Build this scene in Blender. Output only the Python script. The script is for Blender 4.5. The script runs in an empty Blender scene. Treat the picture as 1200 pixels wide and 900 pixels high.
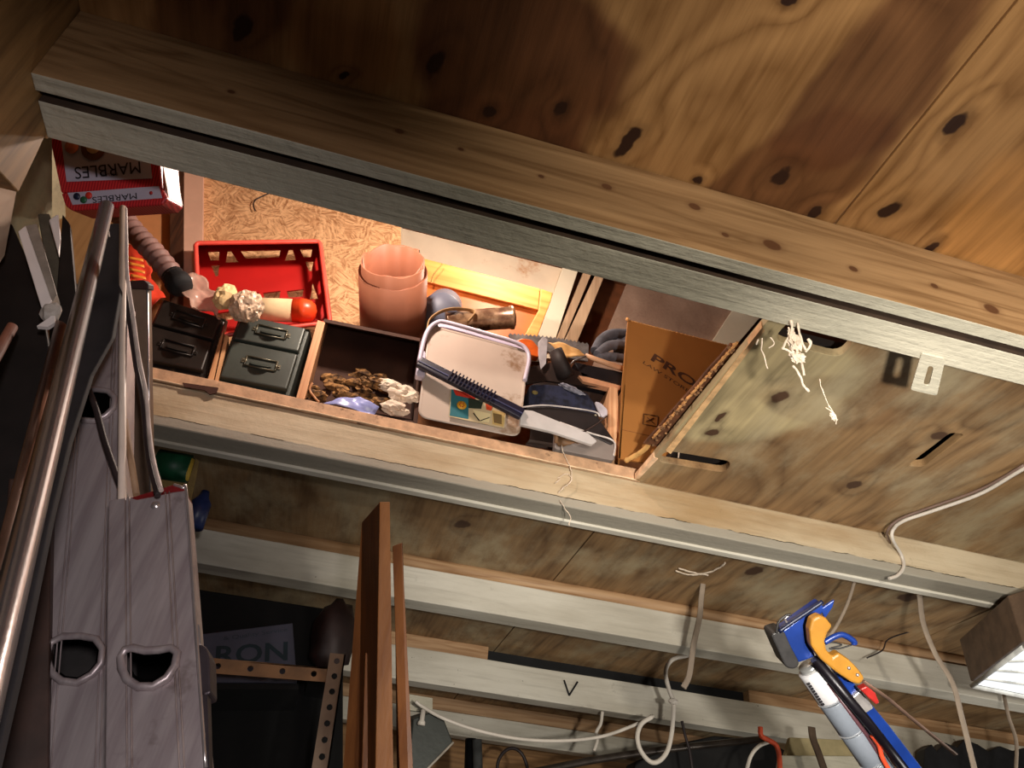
import bpy, bmesh, math, random
from mathutils import Vector, Matrix, noise
import numpy as np
random.seed(4)
V = Vector
S = bpy.context.scene
Z0 = 1.5                      # eye height above the floor; geometry below is written relative to the eye

# ---------------------------------------------------------------- camera
F = 900.0
a, b, c = [math.radians(t) for t in (11.8809, 36.6857, 5.4855)]
FW = V((math.sin(a)*math.cos(b), math.cos(a)*math.cos(b), math.sin(b)))
RT0 = V((math.cos(a), -math.sin(a), 0)); UP0 = RT0.cross(FW)
RT = RT0*math.cos(c) + UP0*math.sin(c); UP = -RT0*math.sin(c) + UP0*math.cos(c)
cd = bpy.data.cameras.new('camera'); cam = bpy.data.objects.new('camera', cd)
S.collection.objects.link(cam); S.camera = cam
cam.matrix_world = Matrix(((RT.x, UP.x, -FW.x, 0), (RT.y, UP.y, -FW.y, 0), (RT.z, UP.z, -FW.z, Z0), (0, 0, 0, 1)))
cd.sensor_width = 36; cd.lens = 36*F/1200; cd.clip_start = .02

# ---------------------------------------------------------------- world, lights, exposure
w = bpy.data.worlds.new('world'); S.world = w; w.use_nodes = True
w.node_tree.nodes['Background'].inputs[0].default_value = (.5, .55, .7, 1)
w.node_tree.nodes['Background'].inputs[1].default_value = .02
S.view_settings.view_transform = 'Standard'; S.view_settings.look = 'None'
S.view_settings.gamma = 1; S.view_settings.exposure = 0; S.view_settings.use_curve_mapping = False

def area(name, loc, aim, power, sx, sy, col):
    l = bpy.data.lights.new(name, 'AREA'); l.shape = 'RECTANGLE'; l.size = sx; l.size_y = sy
    l.energy = power; l.color = col
    o = bpy.data.objects.new(name, l); S.collection.objects.link(o)
    o.location = V(loc)+V((0, 0, Z0)); o.rotation_euler = (V(aim)-V(loc)).to_track_quat('-Z', 'Y').to_euler()
    return o
def point(name, loc, power, r, col):
    l = bpy.data.lights.new(name, 'POINT'); l.energy = power; l.color = col; l.shadow_soft_size = r
    o = bpy.data.objects.new(name, l); S.collection.objects.link(o); o.location = V(loc)+V((0, 0, Z0))
    return o
def spot(name, loc, aim, power, cone, blend, r, col):
    l = bpy.data.lights.new(name, 'SPOT'); l.energy = power; l.color = col; l.shadow_soft_size = r
    l.spot_size = math.radians(cone); l.spot_blend = blend
    o = bpy.data.objects.new(name, l); S.collection.objects.link(o)
    o.location = V(loc)+V((0, 0, Z0)); o.rotation_euler = (V(aim)-V(loc)).to_track_quat('-Z', 'Y').to_euler()
spot('shaded_work_lamp_light', (.26, -.86, .0), (.86, -.12, .30), 98, 100, .6, .035, (1, .93, .80))
spot('clamp_lamp_light', (.38, .05, .05), (1.42, 1.85, .35), 112, 94, .7, .025, (1, .95, .86))
spot('ladder_fill_light', (.07, -.32, -.02), (-.27, .72, .22), 26, 66, .7, .03, (1, .93, .93))  # added unseen spot that brightens the ladder and far left
area('side_fill_light', (1.9, -.3, .0), (1.3, 2.2, .9), 2.5, 1.0, .12, (1, .95, .86))  # added weak fill from the right, no visible source
area('joist_fill_light', (2.6, 1.5, -.35), (1.7, 2.8, .85), 9, .6, .12, (1, .97, .90))  # added low fill for the far joist undersides, no visible source
point('loft_bulb_light', (-.08, 1.13, 1.47), 22, .03, (1, .81, .68))
point('second_loft_bulb_light', (.30, 1.52, 1.79), 11, .03, (1, .84, .68))

# ---------------------------------------------------------------- pixel rays -> world planes
def ray(x, y): return RT*((x-600)/F) - UP*((y-450)/F) + FW
def pz(x, y, z): r = ray(x, y); return r*(z/r.z)
def py(x, y, Y): r = ray(x, y); return r*(Y/r.y)
def px(x, y, X): r = ray(x, y); return r*(X/r.x)
def pd(x, y, d): return ray(x, y)*d
def pn(x, y, p0, n): r = ray(x, y); return r*(p0.dot(n)/r.dot(n))

# ---------------------------------------------------------------- objects
def link(o): S.collection.objects.link(o)
def thing(name, label, cat, loc=(0, 0, 0), group=None):
    o = bpy.data.objects.new(name, None); link(o); o.location = V(loc)+V((0, 0, Z0)); o.empty_display_size = .05
    o['label'] = label; o['category'] = cat
    if group: o['group'] = group
    return o
def struct(name):
    o = bpy.data.objects.new(name, None); link(o); o.location = (0, 0, Z0); o['kind'] = 'structure'; o.empty_display_size = .05
    return o
def obj(name, bm, m, parent=None, smooth=False, bev=0, label=None, cat=None, group=None, kind=None):
    me = bpy.data.meshes.new(name)
    bmesh.ops.recalc_face_normals(bm, faces=bm.faces)
    if smooth:
        for f in bm.faces: f.smooth = True
    bm.to_mesh(me); bm.free()
    for mm in (m if isinstance(m, (list, tuple)) else [m]): me.materials.append(mm)
    o = bpy.data.objects.new(name, me); link(o)
    if parent is not None:
        o.parent = parent
        wp = V((0, 0, 0)); q = parent
        while q is not None: wp += q.location; q = q.parent
        o.location = V((0, 0, Z0)) - wp
    else: o.location = (0, 0, Z0)
    if bev:
        md = o.modifiers.new('bevel', 'BEVEL'); md.width = bev; md.segments = 2; md.limit_method = 'ANGLE'
        md.harden_normals = False
    if label: o['label'] = label
    if cat: o['category'] = cat
    if group: o['group'] = group
    if kind: o['kind'] = kind
    return o

# ---------------------------------------------------------------- mesh builders
def NB(): return bmesh.new()
def prism(bm, pts, vec, pts2=None, mi=0):
    n = len(pts); A = [bm.verts.new(p) for p in pts]
    B = [bm.verts.new(p) for p in (pts2 if pts2 else [V(p)+V(vec) for p in pts])]
    fs = [bm.faces.new(A), bm.faces.new(B[::-1])]
    for i in range(n):
        j = (i+1) % n; fs.append(bm.faces.new((A[i], B[i], B[j], A[j])))
    for f in fs: f.material_index = mi
    return bm
def box(bm, lo, hi, mi=0):
    x0, y0, z0 = lo; x1, y1, z1 = hi
    return prism(bm, [V((x0, y0, z0)), V((x1, y0, z0)), V((x1, y1, z0)), V((x0, y1, z0))], (0, 0, z1-z0), mi=mi)
def sbox(bm, lo, hi, n=12, wob=.0015, mi=0):        # a sawn board along X, edges slightly uneven
    x0, y0, z0 = lo; x1, y1, z1 = hi; rings = []
    for i in range(n+1):
        x = x0+(x1-x0)*i/n
        rings.append([bm.verts.new((x, y+wob*noise.noise((x*3, y*9, z*9)), z+wob*noise.noise((x*3+5, y*9, z*9+3))))
                      for y, z in ((y0, z0), (y1, z0), (y1, z1), (y0, z1))])
    for i in range(n):
        for k in range(4):
            f = bm.faces.new((rings[i][k], rings[i+1][k], rings[i+1][(k+1) % 4], rings[i][(k+1) % 4]))
            f.material_index = 1 if k == 0 and mi == 1 else 0
    bm.faces.new(rings[0]); bm.faces.new(rings[-1][::-1])
    return bm
def spl(pts, n=8):
    P = [V(p) for p in pts]
    if len(P) < 3: return P
    P = [P[0]*2-P[1]] + P + [P[-1]*2-P[-2]]; out = []
    for i in range(1, len(P)-2):
        for k in range(n):
            t = k/n; t2 = t*t; t3 = t2*t
            out.append(.5*((2*P[i])+(-P[i-1]+P[i+1])*t+(2*P[i-1]-5*P[i]+4*P[i+1]-P[i+2])*t2+(-P[i-1]+3*P[i]-3*P[i+1]+P[i+2])*t3))
    out.append(P[-2]); return out
def tube(bm, pts, r, seg=8, flat=1.0, up=None, closed=False, mi=0):
    P = [V(p) for p in pts]; n = len(P); rings = []; nrm = None
    rr = r if hasattr(r, '__len__') else [r]*n
    for i in range(n):
        t = (P[(i+1) % n if closed else min(i+1, n-1)]-P[(i-1) if closed else max(i-1, 0)]).normalized()
        if nrm is None:
            nrm = (V(up) if up is not None else (V((0, 0, 1)) if abs(t.z) < .9 else V((1, 0, 0))))
        nrm = (nrm-t*nrm.dot(t)).normalized(); bi = t.cross(nrm)
        rings.append([bm.verts.new(P[i]+(nrm*math.cos(u)*flat+bi*math.sin(u))*rr[i]) for u in [2*math.pi*k/seg for k in range(seg)]])
    for i in range(n if closed else n-1):
        A, B = rings[i], rings[(i+1) % n]
        for k in range(seg):
            f = bm.faces.new((A[k], A[(k+1) % seg], B[(k+1) % seg], B[k])); f.smooth = True; f.material_index = mi
    if not closed:
        for q in (rings[0][::-1], rings[-1]):
            f = bm.faces.new(q); f.material_index = mi
    return bm
def lathe(bm, prof, p0, axis, seg=32, mi=0, sq=1.0, side=None):   # prof: (radius, distance along the axis)
    ax = V(axis).normalized(); n = V(side) if side is not None else (V((0, 0, 1)) if abs(ax.z) < .9 else V((1, 0, 0)))
    n = (n-ax*n.dot(ax)).normalized(); bi = ax.cross(n); rings = []
    for r, h in prof:
        rings.append([bm.verts.new(V(p0)+ax*h+(n*math.cos(u)*sq+bi*math.sin(u))*max(r, 1e-4)) for u in [2*math.pi*k/seg for k in range(seg)]])
    for A, B in zip(rings, rings[1:]):
        for k in range(seg):
            f = bm.faces.new((A[k], A[(k+1) % seg], B[(k+1) % seg], B[k])); f.smooth = True; f.material_index = mi
    return bm
def plate(bm, outer, holes, o, u, v, t, mi=0):      # flat plate with real holes: 2D loops in the (u, v) frame at o, thickness vector t
    b2 = bmesh.new(); es = []
    for loop in [outer]+list(holes):
        vs = [b2.verts.new((p[0], p[1], 0)) for p in loop]
        for i in range(len(vs)): es.append(b2.edges.new((vs[i], vs[(i+1) % len(vs)])))
    bmesh.ops.triangle_fill(b2, use_beauty=True, use_dissolve=False, edges=es)
    b2.verts.ensure_lookup_table(); b2.verts.index_update()
    co = [V(o)+V(u)*q.co.x+V(v)*q.co.y for q in b2.verts]
    A = [bm.verts.new(p) for p in co]; B = [bm.verts.new(p+V(t)) for p in co]
    for f in b2.faces:
        idx = [q.index for q in f.verts]
        for lst in ([A[i] for i in idx], [B[i] for i in idx][::-1]):
            q = bm.faces.new(lst); q.material_index = mi
    for e in b2.edges:
        if len(e.link_faces) == 1:
            i, j = e.verts[0].index, e.verts[1].index
            q = bm.faces.new((A[i], A[j], B[j], B[i])); q.material_index = mi
    b2.free(); return bm
def frame3(p0, p1, p2):                              # a plane through three points as origin, u, v and normal
    u = (p1-p0).normalized(); n = u.cross(p2-p0).normalized(); v = n.cross(u); return p0, u, v, n
def to2(p, fr): d = p-fr[0]; return (d.dot(fr[1]), d.dot(fr[2]))
def rrect(x0, y0, x1, y1, r, n=5):
    out = []
    for cx, cy, a0 in ((x1-r, y0+r, -90), (x1-r, y1-r, 0), (x0+r, y1-r, 90), (x0+r, y0+r, 180)):
        for k in range(n+1):
            t = math.radians(a0+90*k/n); out.append((cx+r*math.cos(t), cy+r*math.sin(t)))
    return out
def roundpoly(P, r, n=4):                            # 3D polygon with rounded corners
    out = []; m = len(P)
    for i in range(m):
        A, B, C = P[i-1], P[i], P[(i+1) % m]
        p = B+(A-B).normalized()*min(r, (A-B).length*.45); q = B+(C-B).normalized()*min(r, (C-B).length*.45)
        for k in range(n+1):
            t = k/n; out.append(p*(1-t)**2+B*2*t*(1-t)+q*t*t)
    return out
def lump(bm, c, rx, ry, rz, seed=0, amp=.35, fr=2.2, sub=4, ridg=True, axes=None, mi=0):
    b2 = bmesh.new(); bmesh.ops.create_icosphere(b2, subdivisions=sub, radius=1)
    ax = axes or (V((1, 0, 0)), V((0, 1, 0)), V((0, 0, 1)))
    vs = []
    for q in b2.verts:
        p = q.co.copy(); s = p*fr+V((seed*7.1, seed*3.3, seed))
        n1 = noise.noise(s); n2 = noise.noise(s*2.3); n3 = noise.noise(s*5.1)
        h = (abs(n1)*-1.3+abs(n2)*-.7+.35+n3*.25) if ridg else (n1+.4*n2)
        p = p*(1+amp*h); vs.append(bm.verts.new(V(c)+ax[0]*p.x*rx+ax[1]*p.y*ry+ax[2]*p.z*rz))
    b2.verts.index_update()
    for f in b2.faces:
        g = bm.faces.new([vs[q.index] for q in f.verts]); g.smooth = not ridg; g.material_index = mi
    b2.free(); return bm
def sheet(bm, quad, nx=14, ny=10, amp=.01, fr=18, seed=0, thick=.0015):   # a crumpled cloth or film over four corner points
    n = (quad[1]-quad[0]).cross(quad[3]-quad[0]).normalized(); G = []
    for s in (0, 1):
        g = []
        for j in range(ny+1):
            for i in range(nx+1):
                u, v = i/nx, j/ny
                p = quad[0]*(1-u)*(1-v)+quad[1]*u*(1-v)+quad[2]*u*v+quad[3]*(1-u)*v
                h = noise.noise(p*fr+V((seed, 0, 0)))+.5*abs(noise.noise(p*fr*2.2+V((0, seed, 0))))
                g.append(bm.verts.new(p+n*(h*amp-s*thick)+V((noise.noise(p*30), 0, noise.noise(p*31+V((4, 4, 4)))))*amp*.4))
        G.append(g)
    for s, g in enumerate(G):
        for j in range(ny):
            for i in range(nx):
                k = j*(nx+1)+i; f = bm.faces.new((g[k], g[k+1], g[k+nx+2], g[k+nx+1])); f.smooth = True
    ring = [i for i in range(nx+1)]+[(j+1)*(nx+1)-1 for j in range(1, ny+1)]+[ny*(nx+1)+i for i in range(nx-1, -1, -1)]+[j*(nx+1) for j in range(ny-1, 0, -1)]
    for i in range(len(ring)):
        p, q = ring[i], ring[(i+1) % len(ring)]; bm.faces.new((G[0][p], G[1][p], G[1][q], G[0][q]))
    return bm
def text(body, o, u, v, h, m, parent, name='lettering', extr=.0004, width=None, label=None, bold=0.0):
    cu = bpy.data.curves.new('t', 'FONT'); cu.body = body; cu.size = 1; cu.offset = bold; cu.resolution_u = 3
    to = bpy.data.objects.new('t', cu); link(to)
    dg = bpy.context.evaluated_depsgraph_get(); me = bpy.data.meshes.new_from_object(to.evaluated_get(dg))
    bm = bmesh.new(); bm.from_mesh(me); bpy.data.objects.remove(to); bpy.data.meshes.remove(me)
    xs = [q.co.x for q in bm.verts]; ys = [q.co.y for q in bm.verts]; x0, x1, y0 = min(xs), max(xs), min(ys); y1 = max(ys)
    sy = h/(y1-y0); sx = (width/(x1-x0)) if width else sy
    u = V(u).normalized(); v = V(v).normalized(); n = u.cross(v)
    for q in bm.verts: q.co = V(o)+u*(q.co.x-x0)*sx+v*(q.co.y-y0)*sy+n*(extr+q.co.z)
    return obj(name, bm, m, parent, label=label)

# ---------------------------------------------------------------- materials
class M:
    def __init__(s, name, rough=.6, metal=0, spec=.4):
        s.m = bpy.data.materials.new(name); s.m.use_nodes = True; s.t = s.m.node_tree; s.n = s.t.nodes
        s.b = s.n['Principled BSDF']; s.b.inputs['Roughness'].default_value = rough
        s.b.inputs['Metallic'].default_value = metal; s.b.inputs['Specular IOR Level'].default_value = spec
        s.co = s.n.new('ShaderNodeTexCoord').outputs['Object']
    def l(s, x, y): s.t.links.new(x, y)
    def node(s, k, **kw):
        q = s.n.new(k)
        for a_, b_ in kw.items(): setattr(q, a_, b_)
        return q
    def setin(s, node, i, v):
        if hasattr(v, 'is_linked') or isinstance(v, bpy.types.NodeSocket): s.l(v, node.inputs[i])
        else: node.inputs[i].default_value = v
    def mapping(s, loc=(0, 0, 0), rot=(0, 0, 0), sc=(1, 1, 1), src=None, kind='POINT'):
        q = s.node('ShaderNodeMapping', vector_type=kind); s.l(src or s.co, q.inputs[0])
        q.inputs[1].default_value = loc; q.inputs[2].default_value = rot; q.inputs[3].default_value = sc; return q.outputs[0]
    def noise(s, scale, detail=4, vec=None, rough=.55, dist=0, color=False):
        q = s.node('ShaderNodeTexNoise'); s.l(vec or s.co, q.inputs['Vector']); q.inputs['Scale'].default_value = scale
        q.inputs['Detail'].default_value = detail; q.inputs['Roughness'].default_value = rough; q.inputs['Distortion'].default_value = dist
        return q.outputs[1 if color else 0]
    def math(s, op, x, y=0, z=0, clamp=False):
        q = s.node('ShaderNodeMath', operation=op, use_clamp=clamp); s.setin(q, 0, x); s.setin(q, 1, y)
        if op in ('MULTIPLY_ADD',): s.setin(q, 2, z)
        return q.outputs[0]
    def mr(s, x, a0, a1, b0=0., b1=1., smooth=True):
        q = s.node('ShaderNodeMapRange', interpolation_type='SMOOTHSTEP' if smooth else 'LINEAR'); s.setin(q, 0, x)
        for i, v in enumerate((a0, a1, b0, b1)): q.inputs[i+1].default_value = v
        return q.outputs[0]
    def mix(s, f, x, y, mode='MIX'):
        q = s.node('ShaderNodeMix', data_type='RGBA', blend_type=mode); s.setin(q, 0, f)
        for i, v in ((6, x), (7, y)):
            if isinstance(v, bpy.types.NodeSocket): s.l(v, q.inputs[i])
            else: q.inputs[i].default_value = (*v, 1) if len(v) == 3 else v
        return q.outputs[2]
    def bump(s, h, strength=.3, dist=.002):
        q = s.node('ShaderNodeBump'); s.l(h, q.inputs['Height']); q.inputs['Strength'].default_value = strength; q.inputs['Distance'].default_value = dist
        s.l(q.outputs[0], s.b.inputs['Normal'])
    def col(s, x):
        if isinstance(x, bpy.types.NodeSocket): s.l(x, s.b.inputs['Base Color'])
        else: s.b.inputs['Base Color'].default_value = (*x, 1)
def C(r, g, b_): return tuple(((v/255)/12.92 if v/255 <= .04045 else ((v/255+.055)/1.055)**2.4) for v in (r, g, b_))
def simple(name, col, rough=.6, metal=0, var=.25, sc=25, bump=.15, dirt=None, dsc=9, dl=.55, spec=.4):
    s = M(name, rough, metal, spec); n = s.noise(sc, 5)
    x = s.mix(s.mr(n, .3, .7), tuple(v*(1-var) for v in col), tuple(min(1, v*(1+var)) for v in col))
    if dirt: x = s.mix(s.mr(s.noise(dsc, 6, rough=.7), dl, dl+.14), x, dirt)
    s.col(x)
    if bump: s.bump(s.noise(sc*3, 4), bump, .002)
    return s.m
# ellipse field: pixel-given centre and axis ends on a plane; returns 0..1 mask with soft, noisy rim
def ell(s, c3, ax3, by3, soft=.35, warp=None):
    d = ax3-c3; ang = math.atan2(d.y, d.x); rx = d.length; ry = (by3-c3).length
    m = s.mapping(loc=c3, rot=(0, 0, ang), sc=(rx, ry, 1e3), src=warp, kind='TEXTURE')
    q = s.node('ShaderNodeVectorMath', operation='LENGTH'); s.l(m, q.inputs[0]); return q.outputs['Value']
def warpc(s, sc, amt):
    n = s.noise(sc, 3, color=True); q = s.node('ShaderNodeVectorMath', operation='MULTIPLY_ADD')
    s.l(n, q.inputs[0]); q.inputs[1].default_value = (amt, amt*1.6, 0); s.l(s.co, q.inputs[2])
    q2 = s.node('ShaderNodeVectorMath', operation='SUBTRACT'); s.l(q.outputs[0], q2.inputs[0]); q2.inputs[1].default_value = (amt*.5, amt*.8, 0)
    return q2.outputs[0]
def wood(name, lo, hi, axis='X', xzk=(), knots=(), patches=(), rings=9., fine=1., rough=.6, stain=None, bump=.25, kcol=(.035, .015, .006), seedv=0., paint=None, pl=.45, wsc=(1.6, .45)):
    """sawn or rotary-cut timber: grain runs along axis; knots = (centre, long end, short end)."""
    s = M(name, rough); A = {'X': (wsc[1], wsc[0], wsc[0]), 'Y': (wsc[0], wsc[1], wsc[0]), 'Z': (wsc[0], wsc[0], wsc[1])}[axis]
    v = s.mapping(loc=(seedv, seedv*.7, seedv*.3), sc=A)
    ph = s.math('MULTIPLY', s.noise(1.7, 3, v, .5, .6), rings)
    wp = warpc(s, 22, .022)
    km = None; wz = None
    if xzk:
        sp = s.node('ShaderNodeSeparateXYZ'); s.l(s.co, sp.inputs[0]); cb = s.node('ShaderNodeCombineXYZ'); s.l(sp.outputs[0], cb.inputs[0]); s.l(sp.outputs[2], cb.inputs[1]); wz = cb.outputs[0]
    for k in list(knots)+list(xzk):
        if k in xzk: e = ell(s, *[V((q.x, q.z, 0)) for q in k], warp=wz)
        else: e = ell(s, *k, warp=wp); bumpf = s.mr(e, 4.0, .6, 0, 1); ph = s.math('ADD', ph, s.math('MULTIPLY', bumpf, .8))
        mk = s.mr(e, 1.15, .7, 0, 1); halo = s.mr(e, 1.9, .9, 0, .3)
        mk = s.math('MAXIMUM', mk, halo); km = mk if km is None else s.math('MAXIMUM', km, mk)
    band = s.math('PINGPONG', ph, .5)
    line = s.mr(band, .0, .5, 0, 1, False)
    F2 = {'X': (3*fine, 60*fine, 60*fine), 'Y': (60*fine, 3*fine, 60*fine), 'Z': (60*fine, 60*fine, 3*fine)}[axis]
    fg = s.noise(1.5, 4, s.mapping(sc=F2), .6)
    f = s.math('ADD', s.math('MULTIPLY', s.math('POWER', line, 1.6), .6), s.math('MULTIPLY', s.mr(fg, .3, .75), .45), clamp=True)
    x = s.mix(f, hi, lo)
    big = s.noise(1.3, 3, v); x = s.mix(s.mr(big, .35, .7, 0, .4), x, tuple(q*.62 for q in lo))
    wp2 = warpc(s, 3.5, .16)
    for (cc, p1, p2, col, amt) in patches:
        e = ell(s, cc, p1, p2, warp=wp2); x = s.mix(s.mr(e, 1.12, .86, 0, amt), x, s.mix(f, tuple(min(1, q*1.25) for q in col), tuple(q*.6 for q in col)))
    if paint:
        n = s.noise(5, 6, s.mapping(sc=(1, .5, 1)), .65); x = s.mix(s.mr(n, pl-.12, pl+.16, 0, .85), x, paint)
    if stain:
        n = s.noise(7, 6, rough=.7); x = s.mix(s.mr(n, .55, .75, 0, .6), x, stain)
    if km is not None: x = s.mix(km, x, kcol)
    s.col(x); s.bump(s.math('ADD', f, s.math('MULTIPLY', fg, .6)), bump, .0012); return s.m
def paintwood(name, base, shade, rough=.65, lump_=.2, dark=(.05, .035, .02), edge=None, chips=.7):
    s = M(name, rough, 0, .3); x = s.mix(s.mr(s.noise(3.5, 6, s.mapping(sc=(.5, 1.5, 2))), .3, .72), base, shade)
    g = s.noise(2.2, 5, s.mapping(sc=(2, 40, 40)), .65); x = s.mix(s.mr(g, .45, .8, 0, .35), x, tuple(v*.55 for v in shade))
    n = s.noise(30, 5, rough=.75); x = s.mix(s.mr(n, chips, chips+.05, 0, .85), x, dark)
    n = s.noise(9, 6, rough=.72); x = s.mix(s.mr(n, .62, .74, 0, .5), x, tuple(v*.45 for v in shade))
    if edge:       # lower arris: chamfer's grey shade put into the colour, below a ragged dark line
        zl, wd = edge; sp = s.node('ShaderNodeSeparateXYZ'); s.l(s.co, sp.inputs[0])
        zz = s.math('ADD', sp.outputs[2], s.math('MULTIPLY', s.math('SUBTRACT', s.noise(30, 5), .5), .010))
        x = s.mix(s.mr(zz, zl+.0006, zl-.0006, 0, .85), x, (.30, .28, .235))
        ln = s.math('MULTIPLY', s.mr(s.math('ABSOLUTE', s.math('SUBTRACT', zz, zl)), .0016, .0006, 0, 1), s.mr(s.noise(14, 3), .42, .55, 0, 1))
        x = s.mix(ln, x, dark)
    s.col(x); s.bump(s.math('ADD', s.noise(60, 5), g), lump_, .003); return s.m

H = .92
def K(x, y, x1, y1, x2, y2, z=H): return (pz(x, y, z), pz(x1, y1, z), pz(x2, y2, z))
def Pt(x, y, x1, y1, x2, y2, col, amt=.9, z=H): return K(x, y, x1, y1, x2, y2, z)+(col, amt)
red = C(100, 58, 32); gold = C(196, 142, 80); ochre = C(158, 106, 54)
ply_near = wood('orange_pine_plywood', C(134, 92, 50), C(190, 142, 90), 'Y',
    knots=[K(510, 78, 522, 60, 520, 84), K(735, 168, 752, 152, 744, 172), K(915, 206, 928, 196, 921, 213), K(1043, 246, 1056, 234, 1050, 251),
           K(1118, 148, 1130, 132, 1127, 152), K(655, 130, 663, 121, 661, 133), K(282, 30, 290, 8, 292, 34), K(1092, 291, 1099, 285, 1096, 294),
           K(405, 90, 411, 86, 409, 94), K(955, 248, 963, 240, 960, 252), K(573, 132, 580, 125, 579, 137), K(924, 3, 934, -3, 930, 8), K(817, 211, 824, 206, 821, 214)],
    patches=[Pt(600, 90, 660, -60, 700, 150, red, .92), Pt(610, 175, 480, 130, 640, 120, red, .8), Pt(1035, 70, 1180, -110, 1085, 110, red, .75),
             Pt(935, 205, 1040, 130, 900, 160, red, .75), Pt(250, 15, 330, -80, 320, 40, red, .7), Pt(400, 40, 430, -60, 460, 60, C(150, 96, 48), .5),
             Pt(1170, 330, 1230, 150, 1100, 300, C(190, 130, 66), .5)],
    rings=13, fine=1, bump=.35, kcol=C(50, 26, 14))
ply_far = wood('weathered_whitewashed_plywood', C(100, 72, 44), C(158, 124, 84), 'Y',
    knots=[K(1100, 511, 1108, 506, 1103, 516), K(1000, 569, 1007, 564, 1003, 573), K(834, 507, 842, 503, 838, 511), K(915, 465, 922, 458, 920, 470),
           K(541, 615, 549, 612, 543, 619), K(884, 669, 893, 664, 887, 673), K(1063, 700, 1072, 696, 1066, 705), K(845, 488, 850, 482, 848, 490)],
    patches=[Pt(880, 450, 960, 380, 780, 420, C(176, 160, 120), .75), Pt(990, 470, 1010, 440, 900, 430, C(92, 60, 36), .35)],  # brown patch is the first joist's shadow put into the ply colour
    rings=10, paint=C(172, 156, 124), pl=.56, rough=.75, bump=.3, kcol=C(72, 48, 30))
joist_brown = wood('brown_joist_timber', C(122, 88, 54), C(178, 140, 98), 'X', kcol=C(92, 58, 34), rings=7, bump=.35, rough=.6, wsc=(9, .7), seedv=2,
    xzk=[(py(x, y, .643), py(x+r1, y+r1*.3, .643), py(x-1, y+r1*.45, .643)) for x, y, r1 in ((711, 219, 7), (814, 242, 8), (905, 287, 12), (634, 207, 4), (1162, 362, 10), (1000, 315, 6), (271, 108, 5), (468, 154, 6), (1095, 335, 5), (850, 275, 5), (540, 175, 4))])
paint_a = paintwood('off_white_joist_paint', C(204, 196, 176), C(164, 158, 140), lump_=.8)
paint_b = paintwood('cream_joist_paint', C(206, 190, 162), C(160, 132, 96), lump_=.4, edge=(.840, .0045), chips=.69)
paint_c = paintwood('cold_white_joist_paint', C(214, 208, 194), C(176, 168, 152), lump_=.25, chips=.67)
strip_m = simple('pinkish_ply_edge', C(196, 156, 122), .7, var=.2, sc=40, bump=.4, dirt=C(90, 60, 40), dsc=22, dl=.6)
batten_m = wood('pale_batten_timber', C(142, 104, 68), C(190, 154, 116), 'X', rings=5, wsc=(9, .7), seedv=5)
black_m = simple('matt_black', (.006, .006, .007), .8, var=.3)

# ---------------------------------------------------------------- STRUCTURE
ceil = struct('ceiling')
X = V((1, 0, 0)); Y = V((0, 1, 0)); Zv = V((0, 0, 1)); O = V((0, 0, 0))
def sheetply(name, x0, x1, y0, y1, m, holes=(), z=H, t=.018, lab=None):
    return obj(name, plate(NB(), [(x0, y0), (x1, y0), (x1, y1), (x0, y1)], holes, V((0, 0, z)), X, Y, V((0, 0, t))), m, ceil, bev=.0012)
sheetply('plywood_sheet', -.47, .605, -1.6, .700, ply_near)
sheetply('plywood_sheet', .609, 2.4, -1.6, .700, ply_near, z=H+.001)
# slots in the right-hand ceiling sheet
def hole_px(pts): return [(q.x, q.y) for q in [pz(x, y, H) for x, y in pts]]
sA = roundpoly([pz(x, y, H) for x, y in ((780, 528), (858, 541), (850, 554), (770, 541))], .02)
sB = roundpoly([pz(x, y, H) for x, y in ((925, 375), (1003, 398), (985, 420), (905, 399))], .025)
sC = roundpoly([pz(x, y, H) for x, y in ((1114, 507), (1131, 509), (1082, 547), (1063, 546))], .012)
slots = [[(q.x, q.y) for q in s_] for s_ in (sA, sB, sC)]
sheetply('plywood_sheet', .625, 1.828, .705, 1.470, ply_far, slots)
sheetply('plywood_sheet', 1.832, 3.2, .705, 1.470, ply_far)
sheetply('plywood_sheet', -1.6, .628, 1.474, 4.6, ply_far, t=.024)
sheetply('plywood_sheet', .632, 1.85, 1.474, 4.6, ply_far, t=.024)
sheetply('plywood_sheet', 1.854, 4.2, 1.474, 4.6, ply_far, t=.024)
obj('loft_light_blocker', box(NB(), (.70, .95, H+.06), (3.2, 1.50, H+.075)), simple('dark_blocker_board', C(26, 17, 12), .9), ceil)  # added dark board: blocks loft light and keeps the slots dark
# joist 1: brown near member and a second one behind a narrow gap, both painted underneath
obj('joist', sbox(NB(), (-.47, .643, .78), (4.2, .667, H-.001), 40, .0016, 1), [joist_brown, paint_a], ceil, bev=.0015)
obj('joist', sbox(NB(), (-.47, .681, .78), (4.2, .737, H-.001), 40, .0016, 1), [simple('gap_shade_joist_side', C(58, 42, 30), .9), paint_a], ceil, bev=.0015)  # side colour darkened to hold the shade of the gap
obj('joist_gap_fill', box(NB(), (-.47, .667, .81), (4.2, .681, .905)), simple('gap_shade_fill', C(44, 30, 22), .9), ceil)  # dark fill standing in for the shade inside the gap
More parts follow.
